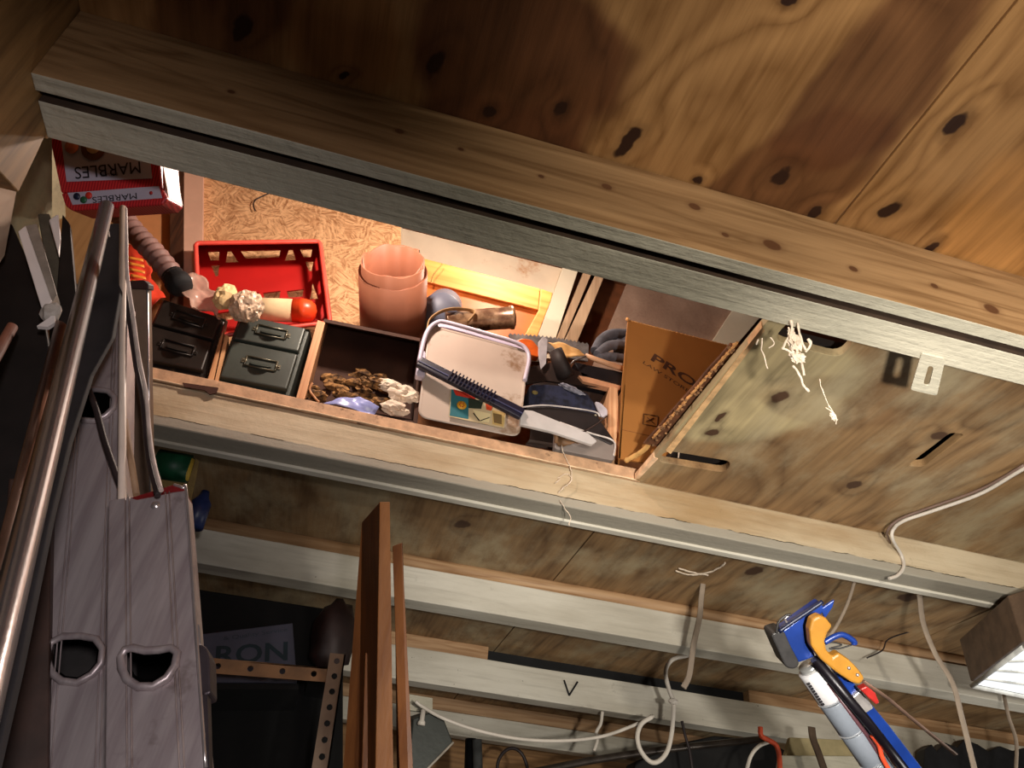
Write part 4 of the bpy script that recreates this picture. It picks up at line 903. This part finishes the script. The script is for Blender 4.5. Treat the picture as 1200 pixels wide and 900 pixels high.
# dark boards at the far left, black ones added for the shade there
dk = simple('shade_black_board', C(26, 20, 18), .6, var=.3); dk2 = simple('dark_brown_stained_board', C(58, 38, 30), .6, var=.3)
def lean(name, label, pts, Yp, th, m, cat='board'):
    P = [py(x, y, Yp) for x, y in pts]; return obj(name, prism(NB(), P, (0, th, 0)), m, None, bev=.002, label=label, cat=cat)
lean('dark_backdrop_board', 'wide black board added for the shade behind the poles at the far left', ((-60, 262), (14, 262), (44, 330), (60, 420), (60, 1500), (-150, 1500)), .90, .02, dk)
lean('dark_backdrop_board', 'black board added for the shade behind the rear ladder section', ((58, 285), (96, 340), (142, 300), (152, 330), (175, 1500), (50, 1500)), .98, .02, dk)
lean('dark_backdrop_board', 'narrow black board added for shade, curved at the top, beside the second white offcut', ((73, 250), (82, 262), (88, 330), (96, 420), (60, 420)), .87, .015, dk)
lean('dark_backdrop_board', 'dark reddish board low at the far left, left of the rear ladder rail', ((10, 560), (60, 560), (50, 1500), (-60, 1500)), .80, .02, dk2)
lean('dark_backdrop_board', 'grey-green dark board between the two white offcuts', ((44, 250), (58, 250), (72, 300), (70, 372), (64, 372), (52, 300)), .89, .012, simple('grey_green_dark_board', C(92, 84, 70), .7))
t = thing('white_channel', 'white plastic channel with broken end, hanging at the far left', 'channel', pd(40, 370, .95))
wch = simple('white_channel_plastic', C(232, 220, 214), .4, var=.05, dirt=C(150, 130, 116), dsc=30, dl=.66)
obj('channel_front', prism(NB(), [py(x, y, .84) for x, y in ((21, 271), (30, 264), (61, 353), (49, 362))], (0, .008, 0)), wch, t, bev=.001)
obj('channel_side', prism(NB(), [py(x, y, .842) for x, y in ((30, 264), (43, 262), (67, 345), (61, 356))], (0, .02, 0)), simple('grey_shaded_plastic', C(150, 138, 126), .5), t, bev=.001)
obj('broken_end', lump(NB(), py(60, 366, .845), .012, .01, .014, 4, .7, 2.4, 2), simple('grey_white_break', C(186, 176, 166), .6), t)
obj('end_clip', prism(NB(), [py(x, y, .84) for x, y in ((43, 382), (58, 372), (65, 364), (64, 378), (56, 383))], (0, .006, 0)), wch, t)
lean('white_offcut', 'small pointed white offcut beside the left edge of the marbles box', ((57, 257), (68, 250), (71, 278), (69, 300)), .85, .006, wch, 'offcut')

# ================================================================ BELOW THE LOFT, LEFT OF CENTRE
plank_l = wood('reddish_brown_plank', C(104, 60, 28), C(142, 88, 44), 'Z', rings=3, wsc=(8, .4), rough=.5)
plank_e = wood('orange_brown_plank_edge', C(136, 84, 42), C(172, 114, 64), 'Z', rings=3, wsc=(8, .4), rough=.5)
def upright(name, label, face, edge, d0, d1, m1, m2):
    t = thing(name, label, 'plank', down(pd(*edge[0], d0), pd(*edge[3], d1)))
    q = [pd(*edge[0], d0), pd(*edge[1], d0), pd(*edge[2], d1), pd(*edge[3], d1)]
    q[2] = down(q[1], q[2]); q[3] = down(q[0], q[3])
    f0, f1 = pd(*face[0], d0*1.10), pd(*face[1], d1*1.10); f1 = down(f0, f1)
    bm = NB(); A = [bm.verts.new(p) for p in (q[0], q[1], q[2], q[3])]; sh = f0-q[0]; sh2 = f1-q[3]
    B = [bm.verts.new(p) for p in (f0, q[1]+sh, q[2]+sh2, f1)]
    for k in range(4): bm.faces.new((A[k], A[(k+1) % 4], B[(k+1) % 4], B[k]))
    f = bm.faces.new(A[::-1]); f.material_index = 1; bm.faces.new(B)
    obj('board', bm, [m1, m2], t, bev=.001); return t
upright('wooden_plank', 'tallest reddish-brown plank standing upright, left one of the pair', ((424, 612), (402, 900)), ((445, 588), (457, 588), (461, 900), (440, 900)), 1.15, 1.0, plank_l, plank_e)
upright('wooden_plank', 'second reddish-brown plank, shorter, right behind the tallest plank', ((462, 640), (465, 900)), ((460, 640), (471, 636), (484, 900), (468, 900)), 1.2, 1.06, plank_l, plank_l)
upright('wooden_plank', 'short thin plank end standing in front of the tallest plank', ((422, 770), (416, 900)), ((428, 765), (438, 766), (437, 900), (424, 900)), 1.12, 1.04, plank_l, plank_l)
pst = M('perforated_steel', .5, .3); pst.col(pst.mix(pst.mr(pst.noise(9, 5), .35, .65), C(92, 74, 58), C(112, 92, 74))); pst = pst.m  # steel colour darkened for the shadow left of the planks
def strut(name, label, a0, a1, w_, Yp, nh, m, hs=.006):
    p, q = py(*a0, Yp), py(*a1, Yp); u = (q-p).normalized(); v = u.cross(Y).normalized(); L = (q-p).length; W_ = w_/F*p.dot(FW)/2
    hh = [[(L*(i+.5)/nh+hs*math.cos(k*math.pi/4), hs*math.sin(k*math.pi/4)) for k in range(8)] for i in range(nh)]
    bm = plate(NB(), [(0, -W_), (L, -W_), (L, W_), (0, W_)], hh, p, u, v, V((0, .002, 0)))
    prism(bm, [p+v*W_, q+v*W_, q+v*(W_-.003), p+v*(W_-.003)], (0, .03, 0))
    return obj(name, bm, m, None, label=label, cat='strut')
strut('perforated_strut', 'upright perforated steel strut left of the planks', (396, 766), (366, 960), 18, 1.6, 10, pst)
strut('perforated_strut', 'horizontal perforated bar running from the ladder lock to the upright strut', (236, 779), (386, 791), 17, 1.63, 4, simple('tan_perforated_bar', C(104, 74, 46), .7))
t = thing('lettered_box', 'dim grey-white lettered box behind the horizontal perforated bar', 'box', py(290, 790, 1.9))
gb_ = simple('dim_grey_box_card', C(70, 70, 84), .8, var=.08)  # card colour darkened, with the shadow here put into it
obj('box_front', prism(NB(), [py(x, y, 1.9) for x, y in ((228, 744), (343, 730), (348, 800), (228, 800))], (0, .09, 0)), gb_, t, bev=.002)
gp = simple('dark_grey_print', C(44, 52, 62), .7, bump=0)
o_ = py(262, 752, 1.898); u0 = (py(337, 741, 1.898)-o_); text('& Quality Service', o_, u0, V((0, -1, 0)).cross(u0), .012, gp, t, width=u0.length, name='small_lettering')
o_ = py(252, 780, 1.898); u0 = (py(337, 774, 1.898)-o_); text('RON', o_, u0, V((0, -1, 0)).cross(u0), .044, simple('dark_teal_print', C(14, 34, 42), .7, bump=0), t, width=u0.length, bold=.02)
t = thing('black_backdrop', 'black cupboard added for the shadow behind the lettered box', 'backdrop', py(230, 1500, 2.05))
bk_ = simple('backdrop_shade_black', C(6, 5, 5), .9)  # added black backdrop carries the shadow at the lower left
obj('backdrop_front', prism(NB(), [py(x, y, 2.0) for x, y in ((60, 664), (402, 716), (402, 1500), (60, 1500))], (0, .09, 0)), bk_, t, bev=.004)
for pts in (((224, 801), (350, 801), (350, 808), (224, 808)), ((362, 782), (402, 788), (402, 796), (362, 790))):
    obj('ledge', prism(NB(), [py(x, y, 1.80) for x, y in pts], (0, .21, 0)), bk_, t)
obj('dark_jug', lump(NB(), py(390, 748, 1.88), .05, .04, .09, 8, .2, 2.5, 3, False), simple('dark_maroon_plastic', C(40, 24, 22), .6), None, label='dark maroon lumpy jug above the upright perforated strut', cat='jug')  # maroon darkened to carry the shadow around the lump
# things hung on the ceiling just right of the ladder top
t = thing('green_spool', 'dark green spool with yellow end under the beam, above the ladder cap', 'spool', py(208, 545, 1.72))
p0, p1 = py(184, 543, 1.72), py(222, 550, 1.72)
obj('spool_body', lathe(NB(), [(0, 0), (.034, 0), (.034, (p1-p0).length), (0, (p1-p0).length)], p0, p1-p0, 24), simple('dark_green_plastic', C(16, 70, 44), .5), t)
obj('spool_end', lathe(NB(), [(0, .004), (.026, .004), (.028, 0)], p1, (p1-p0).normalized()-Y*.25, 24), simple('yellow_end_plastic', C(196, 162, 60), .5), t)
lean('tan_bracket', 'tan slanted bracket under the green spool', ((186, 561), (220, 566), (229, 536), (233, 540), (222, 600), (216, 610)), 1.68, .01, simple('olive_tan_bracket', C(136, 112, 66), .7), 'bracket')
obj('blue_bottle', lathe(NB(), [(0, 0), (.022, 0), (.022, .06), (.012, .075), (.009, .09), (0, .09)], py(226, 618, 1.7), (0, 0, 1), 20), simple('dark_blue_plastic', C(34, 44, 84), .4), None, label='small dark blue bottle hanging right of the ladder end', cat='bottle')

# ================================================================ RIGHT SIDE: HUNG TOOLS, CABLES, LAMPS
whc = simple('white_cable', C(206, 196, 184), .5, var=.06); tanc = simple('grey_tan_strap', C(150, 134, 118), .7, var=.12)
def cable(name, label, pts, fn, r, m, cat='cable', flat=1.0, up=None, parent=None):
    return obj(name, tube(NB(), spl([fn(*p) for p in pts]), r, 8, flat, up), m, parent, label=label, cat=cat)
cable('ceiling_cable', 'pale twin cable running across the ceiling panel and over the beam edge', [(1290, 500, .908), (1200, 549, .908), (1150, 578, .908), (1095, 598, .906), (1060, 610, .90), (1047, 620, .893), (1046, 632, .875), (1056, 650, .845), (1059, 664, .823), (1052, 674, .810), (1042, 678, .806)], lambda x, y, z: pz(x, y, z) if y < 634 else py(x, y, 1.464), .0042, whc)
cable('darker_cable_twin', 'darker twin strand tucked beside the pale ceiling cable', [(1200, 545, .912), (1150, 573, .912), (1095, 593, .911), (1055, 608, .905), (1040, 622, .89), (1043, 636, .87)], lambda x, y, z: pz(x, y, z) if y < 634 else py(x, y, 1.468), .003, cabm)
cable('hanging_strap', 'grey webbing strap hanging from behind the beam, right of the blue tool', [(1075, 686), (1078, 700), (1082, 730), (1096, 766), (1116, 800), (1127, 840), (1143, 905)], lambda x, y: py(x, y, 1.60), .0085, tanc, 'strap', .3, (0, 1, 0))
obj('strap_knot', lump(NB(), py(1076, 691, 1.60), .014, .01, .012, 4, .4, 2, 3), whc, None, label='white knot where the grey webbing strap leaves the beam', cat='knot')
cable('thin_cable', 'thin pale cable hanging from the beam down to the yellow handle', [(1004, 672), (994, 705), (980, 734), (967, 751)], lambda x, y: py(x, y, 1.58), .0042, tanc)
cable('thin_wire', 'thin dark wire crooked in front of the middle joist, right of the yellow handle', [(1078, 738), (1060, 742), (1040, 750), (1034, 762), (1016, 771)], lambda x, y: py(x, y, 2.02), .0022, dcab, 'wire')
cable('right_cable', 'grey cable hanging below the white light fixture', [(1176, 812), (1182, 840), (1191, 870), (1190, 910)], lambda x, y: py(x, y, 2.0), .007, tanc, flat=.5)
cable('hanging_ribbon', 'grey-brown ribbon hanging across the middle joist with dusty top', [(826, 668), (822, 700), (820, 722), (813, 755), (808, 790), (801, 806)], lambda x, y: py(x, y, 1.95), .0085, tanc, 'ribbon', .25, (0, 1, 0))
webm = simple('dusty_cobweb', C(214, 196, 176), .9, var=.2, sc=60)
def web(name, label, strands, fn, r, cat='cobweb', lumps=()):
    bm = NB()
    for s_ in strands:
        P = spl([fn(*p) for p in s_], 6); tube(bm, [p+V([.002*noise.noise(p*90+V((k, 0, 0))) for k in (1, 5, 9)]) for p in P], [r*(.7+.8*abs(noise.noise(p*120))) for p in P], 5)
    for (x, y, s1, s2, sd) in lumps:
        p = fn(x, y); lump(bm, p, s1, s1*.5, s2, sd, .9, 2.8, 3)
    return obj(name, bm, webm, None, label=label, cat=cat)
web('cobweb', 'dusty cobweb strands on the ceiling at the top of the hanging ribbon', [[(792, 669), (806, 673), (824, 672), (840, 667), (850, 660)], [(796, 666), (812, 671), (830, 674)]], lambda x, y: pz(x, y, .912), .003)
web('cobweb', 'large dusty pinkish cobweb clump hanging from the first beam', [[(926, 376), (928, 388), (924, 400), (930, 412)], [(934, 378), (938, 395), (944, 410)], [(916, 408), (930, 414), (940, 426), (942, 440)], [(930, 428), (937, 440), (942, 452), (948, 459)], [(917, 410), (924, 396), (930, 385)], [(946, 398), (950, 404), (944, 412)]],
    lambda x, y: pd(x, y, 1.13), .0022, lumps=((932, 402, .012, .016, 3), (934, 418, .012, .012, 7), (928, 392, .006, .012, 9)))
web('cobweb', 'thin cobweb thread with a dusty end, right of the large clump', [[(960, 444), (966, 462), (972, 478)], [(972, 476), (979, 488), (980, 497)], [(968, 478), (976, 484), (978, 494)], [(973, 486), (981, 492)]], lambda x, y: pd(x, y, 1.13), .0009, lumps=((976, 488, .004, .007, 3),))
web('cobweb', 'short cobweb wisps hanging from the torn panel edge', [[(892, 396), (893, 410), (896, 420), (900, 432)], [(903, 396), (906, 402), (901, 408)], [(888, 398), (886, 404)]], lambda x, y: pd(x, y, 1.16), .0012)
web('cobweb', 'curly white cobweb threads on the cream beam below the tub', [[(658, 522), (662, 534), (668, 548), (670, 562), (660, 572), (654, 578)], [(654, 560), (662, 556), (670, 560), (664, 570)], [(656, 586), (662, 596), (668, 604), (667, 616)], [(650, 566), (656, 562)]], lambda x, y: py(x, y, 1.462), .0011)
web('cobweb', 'short pale thread hanging at the left end of the panel slot', [[(795, 512), (796, 524), (795, 536)]], lambda x, y: py(x, y, 1.40), .0018)
# steel tab under the first beam
fr_ = [pz(x, y, .777) for x, y in ((1080, 414), (1108, 421), (1098, 464), (1067, 457))]
fq_ = frame3(fr_[3], fr_[2], fr_[0]); sl_ = roundpoly([lerp(lerp(fr_[0], fr_[1], u), lerp(fr_[3], fr_[2], u), v) for u, v in ((.40, .26), (.62, .26), (.62, .78), (.40, .78))], .008)
obj('steel_tab', plate(NB(), [to2(p, fq_) for p in roundpoly(fr_, .006)], [[to2(p, fq_) for p in sl_]], fq_[0], fq_[1], fq_[2], V((0, 0, .0025))), paint_a, None, label='white-painted slotted steel tab sticking out from the first beam', cat='bracket', bev=.0006)
# pencil V on the fourth joist, nails
obj('pencil_mark', tube(tube(NB(), [py(661, 797, 2.807), py(667, 815, 2.807)], .0035, 5), [py(667, 815, 2.807), py(677, 799, 2.807)], .0035, 5), black_m, ceil)
# black lamp shade with white mount and its cable
t = thing('desk_lamp', 'dark grey metal lamp shade on a white mount, right of the planks', 'lamp', py(505, 900, 2.6))
shm = simple('dark_grey_green_metal', C(58, 60, 56), .4, .3, var=.08)
A = [py(x, y, 2.55) for x, y in ((484, 842), (506, 834), (520, 842), (531, 870), (490, 912), (478, 900))]
B = [p+V((-.02, .12, .02)) for p in A]
obj('shade', prism(NB(), A, (0, 0, 0), pts2=B), shm, t, bev=.004)
obj('shade_rim', tube(NB(), [A[4]-Y*.003, A[3]-Y*.003], .004, 6), simple('pale_rim', C(170, 160, 146), .4), t)
obj('mount_plate', prism(NB(), [py(x, y, 2.62) for x, y in ((478, 813), (507, 818), (507, 836), (478, 832))], (0, .012, 0)), paint_a, t, bev=.001)
obj('mount_hook', lathe(NB(), [(0, 0), (.008, 0), (.008, .03), (.012, .035), (.012, .045), (0, .045)], py(496, 832, 2.53), (0, 0, -1), 12), whc, t)
cable('lamp_cable', 'pale sagging cable from the lamp shade mount across to the looped cable', [(487, 822, 2.52), (495, 828, 2.52), (520, 842, 2.50), (560, 856, 2.5), (610, 866, 2.5), (660, 868, 2.5), (705, 863, 2.5), (740, 851, 2.5), (766, 839, 2.5)], py, .0055, whc)
cable('looped_cable', 'white cable hanging in a knotted loop below the fourth joist', [(806, 768), (788, 773), (780, 787), (784, 808), (789, 822), (789, 838), (787, 860), (782, 880), (772, 892), (761, 892), (750, 878), (747, 862), (752, 848), (764, 840)], lambda x, y: py(x, y, 2.45), .0075, whc)
obj('cable_knot', lump(NB(), py(789, 822, 2.44), .018, .012, .01, 2, .4, 2, 3), whc, None, label='small white tie knot on the looped cable', cat='knot')
cable('cable_clip', 'short white cable end clipped below the fourth joist, left of the loop', [(706, 834), (704, 848), (699, 858), (700, 868), (696, 880)], lambda x, y: py(x, y, 2.78), .006, whc)
cable('dark_rod', 'long dark rod crossing low in the picture under the joists', [(620, 906), (700, 890), (790, 877), (894, 866)], lambda x, y: py(x, y, 2.7), .012, simple('dark_rod_metal', C(66, 58, 52), .35, .5), 'rod')
cable('wire_ring', 'thin dark wire ring at the bottom left of the back wall', [(582, 912), (584, 892), (592, 880), (602, 877), (612, 884), (618, 900), (618, 914)], lambda x, y: py(x, y, 3.4), .007, dcab, 'wire')
cable('black_lead', 'thin black lead hanging beside the looped cable', [(799, 845), (803, 862), (808, 880), (812, 906)], lambda x, y: py(x, y, 2.6), .005, dcab)
t = thing('steel_post', 'short dark steel post with a grey tube, right of the lamp shade', 'post', py(556, 905, 3.0))
obj('post', tube(NB(), [py(552, 866, 3.0), down(py(552, 866, 3.0), py(551, 900, 3.0))], .022, 12), simple('black_steel', C(26, 26, 28), .4, .5), t)
obj('grey_tube', tube(NB(), [py(559, 867, 2.96), down(py(559, 867, 2.96), py(560, 900, 2.96))], .018, 12), simple('grey_steel_tube', C(110, 112, 112), .35, .6), t)
cable('orange_hook', 'bent orange-red metal hook hanging low between the joist and the rod', [(891, 852), (892, 862), (900, 867), (909, 873), (913, 885), (914, 906)], lambda x, y: py(x, y, 2.3), .008, simple('orange_red_paint', C(206, 82, 50), .5), 'hook')
cable('brown_strap', 'dark brown strap hanging in front of the paint-spattered board', [(951, 852), (953, 866), (959, 882), (968, 908)], lambda x, y: py(x, y, 2.2), .013, simple('brown_leather', C(84, 66, 50), .7), 'strap', .3, (0, 1, 0))
cable('white_lead', 'thin white lead curving at the bottom beside the orange hook', [(905, 868), (890, 874), (880, 886), (874, 906)], lambda x, y: py(x, y, 2.4), .006, whc)
spat = simple('paint_spattered_board', C(188, 172, 130), .7, var=.1, dirt=C(70, 56, 40), dsc=40, dl=.62)
obj('spattered_board', prism(NB(), [py(x, y, 2.6) for x, y in ((926, 864), (1010, 868), (1010, 888), (920, 886))], (0, .02, 0)), spat, None, bev=.002, label='cream paint-spattered board low behind the grey cartridge tube', cat='board')
obj('white_shelf_lip', prism(NB(), [py(x, y, 2.5) for x, y in ((916, 885), (1040, 886), (1040, 930), (910, 930))], (0, .03, 0)), paint_a, None, bev=.003, label='white metal shelf lip under the paint-spattered board', cat='shelf')
obj('black_case', prism(NB(), [py(x, y, 3.0) for x, y in ((800, 870), (838, 862), (900, 868), (922, 880), (916, 1000), (730, 1000), (745, 892))], (0, .1, 0)), simple('dull_black_case', C(20, 17, 16), .7), None, bev=.006, label='dull black case low at the bottom, behind the orange hook', cat='case')
bm = NB(); pts = [(1082, 905), (1084, 878), (1092, 872), (1098, 880), (1108, 870), (1122, 876), (1130, 866), (1146, 872), (1158, 880), (1172, 874), (1188, 880), (1210, 874), (1215, 960), (1080, 960)]
prism(bm, [py(x, y, 2.7) for x, y in pts], (0, .05, 0)); obj('black_tool_rack', bm, simple('dull_black_rack', C(26, 26, 28), .5), None, bev=.003, label='black jagged tool rack at the bottom right corner', cat='rack')
# fluorescent fixture
t = thing('light_fixture', 'brown-sided ceiling light with glowing white louvre at the right edge', 'light', pz(1180, 800, .66))
lf = [pz(x, y, .66) for x, y in ((1139, 804), (1200, 758), (1420, 700), (1420, 860))]
lf2 = [pz(x, y, .66) for x, y in ((1139, 804), (1420, 862), (1420, 700), (1200, 758))]
obj('housing', prism(NB(), [p+V((0, 0, .012)) for p in lf], (0, 0, .11)), simple('brown_housing', C(96, 76, 60), .6), t, bev=.003)
em = M('lit_louvre', .4); em.col((.9, .92, .95)); em.b.inputs['Emission Color'].default_value = (.85, .93, 1, 1); em.b.inputs['Emission Strength'].default_value = .75
cen = sum(lf, V())/4
obj('louvre', prism(NB(), [cen+(p-cen)*.97+V((0, 0, .004)) for p in lf], (0, 0, .006)), em.m, t)
bm = NB()
for k in range(4): tube(bm, [lf[k], lf[(k+1) % 4]], .006, 6)
for k in (1, 2, 3):
    f = .22*k; tube(bm, [lerp(lf[0], lf[1], f), lerp(lf[3], lf[2], f)], .0035, 6)
obj('louvre_frame', bm, simple('white_frame_paint', C(200, 200, 196), .5), t)

# ---- caulking gun and yellow-handled saw, hanging together ----
DG = 1.28
def G(x, y, l=0): return pd(x, y, DG-l)
blue = simple('blue_gloss_paint', C(20, 52, 128), .35, .1, var=.18, sc=20, spec=.6, dirt=C(16, 24, 60), dsc=14, dl=.62)
dkgrey = simple('dark_grey_casting', C(58, 56, 56), .5, .4)
t = thing('caulking_gun', 'blue caulking gun with a grey cartridge, hanging head-up at the right', 'tool', G(1000, 900))
obj('yoke', prism(NB(), [G(x, y) for x, y in ((917, 739), (940, 722), (963, 706), (967, 716), (953, 728), (949, 748), (956, 770), (936, 777), (925, 758))], FW*.03), blue, t, bev=.003)
obj('yoke_rim', tube(NB(), spl([G(x, y, .002) for x, y in ((913, 740), (930, 728), (948, 716), (964, 705))]), .004, 8), simple('dark_blue_edge', C(16, 24, 52), .4), t)
obj('fin', prism(NB(), [G(x, y) for x, y in ((962, 714), (978, 703), (976, 711), (967, 725))], FW*.006), blue, t, bev=.001)
obj('head', prism(NB(), roundpoly([G(x, y) for x, y in ((903, 743), (919, 738), (938, 778), (932, 785), (921, 783))], .008), FW*.045), dkgrey, t, bev=.003)
obj('trigger', tube(NB(), spl([G(x, y, .01) for x, y in ((966, 753), (978, 746), (988, 744), (1000, 751), (1001, 755))]), .005, 8), blue, t)
obj('trigger_wire', tube(NB(), spl([G(x, y, .008) for x, y in ((964, 753), (978, 753), (986, 756), (972, 760), (984, 760), (998, 756))]), .0014, 5), dkgrey, t)
obj('hook_wire', tube(NB(), spl([G(x, y) for x, y in ((910, 742), (912, 730), (920, 722), (927, 720))]), .0022, 6), dkgrey, t)
obj('hook_wire', tube(NB(), spl([G(x, y) for x, y in ((926, 734), (920, 726), (924, 722))]), .002, 6), bright, t)
c0_, c1_ = G(950, 784, -.02), G(1062, 948, -.02); d = (c1_-c0_).normalized(); LL = (c1_-c0_).length
crt = simple('grey_cartridge_plastic', C(122, 128, 138), .4, var=.06)
def seg(nm, f0, f1, m, r=.0235, lab=None): obj(nm, lathe(NB(), [(0, 0), (r*.96, 0), (r, .002), (r, (f1-f0)*LL-.002), (r*.96, (f1-f0)*LL), (0, (f1-f0)*LL)], c0_+d*LL*f0, d, 28), m, t, label=lab)
seg('cartridge_nozzle_cap', -.03, .0, simple('silver_cap', C(180, 180, 178), .3, .6), .018)
seg('cartridge_label', .0, .20, simple('white_cartridge_label', C(206, 204, 206), .5, var=.05))
seg('cartridge_tube', .215, .42, crt); seg('cartridge_tube', .43, .64, crt); seg('cartridge_tube', .65, 1.0, crt)
for f in (.207, .425, .645): seg('cartridge_ring', f-.006, f+.006, simple('bright_ring', C(190, 194, 200), .3, .5), .0245)
sd_ = d.cross(FW).normalized(); sd_ = sd_ if sd_.dot(RT) > 0 else -sd_
bm = NB()
for k in range(9):
    p = c0_+d*(.008+k*.0052)-FW*.0165-sd_*.0165; prism(bm, [p-sd_*.004, p+sd_*(.005+.003*(k % 3)), p+sd_*(.005+.003*(k % 3))+d*.004, p-sd_*.004+d*.004], -FW*.0006)
obj('label_print', bm, blk, t)
obj('gun_rail', prism(NB(), [G(x, y, .004) for x, y in ((978, 788), (990, 788), (1042, 850), (1092, 915), (1064, 915), (1022, 848))], FW*.02), blue, t, bev=.002)
obj('black_push_rod', tube(NB(), [G(955, 772, .012), G(1020, 850, .012), G(1070, 915, .012)], .0085, 10), simple('black_rod', C(24, 20, 26), .35, .3), t)
obj('dark_inner_rod', tube(NB(), [G(970, 800, .0), G(1016, 862, .0), G(1050, 915, .0)], .004, 8), simple('maroon_rod', C(84, 52, 58), .4), t)
obj('rail_clamp', prism(NB(), [G(x, y, .012) for x, y in ((999, 817), (1010, 808), (1024, 830), (1012, 838))], FW*.026), simple('silver_clamp', C(176, 170, 168), .3, .5), t, bev=.002)
obj('orange_wire', tube(NB(), spl([G(x, y, .01) for x, y in ((1022, 862), (1030, 874), (1034, 888), (1044, 906))]), .004, 8), simple('orange_red_wire', C(200, 70, 40), .5), t)
t = thing('yellow_handled_saw', 'saw with a mustard-yellow curved handle and rusty thin blade, hanging beside the blue gun', 'saw', G(985, 800, .03))
yo = [(949, 738), (952, 726), (961, 721), (969, 725), (976, 734), (970, 742), (967, 752), (969, 762), (976, 770), (983, 765), (996, 774), (1005, 783), (1014, 795), (1008, 803), (998, 800), (980, 788), (962, 773), (951, 758)]
obj('handle', prism(NB(), [G(x, y, .035) for x, y in yo], FW*.022), simple('mustard_plastic', C(172, 120, 42), .45, var=.1), t, bev=.004)
bm = NB()
for x, y in ((995, 783), (1005, 791)): lathe(bm, [(0, .002), (.0022, .0015), (.003, 0)], G(x, y, .0355), -FW, 12)
obj('rivets', bm, bright, t)
obj('blade', tube(NB(), [G(1011, 798, .03), G(1040, 818, .0), G(1066, 840, -.03), G(1120, 884, -.06)], .0042, 8, .5), simple('rusty_thin_blade', C(120, 94, 80), .5, .4), t)
obj('red_clamp', prism(NB(), [G(x, y, .04) for x, y in ((1008, 808), (1016, 804), (1026, 812), (1031, 824), (1027, 826), (1018, 818))], FW*.015), simple('dark_red_clamp', C(168, 40, 36), .4), t, bev=.002)
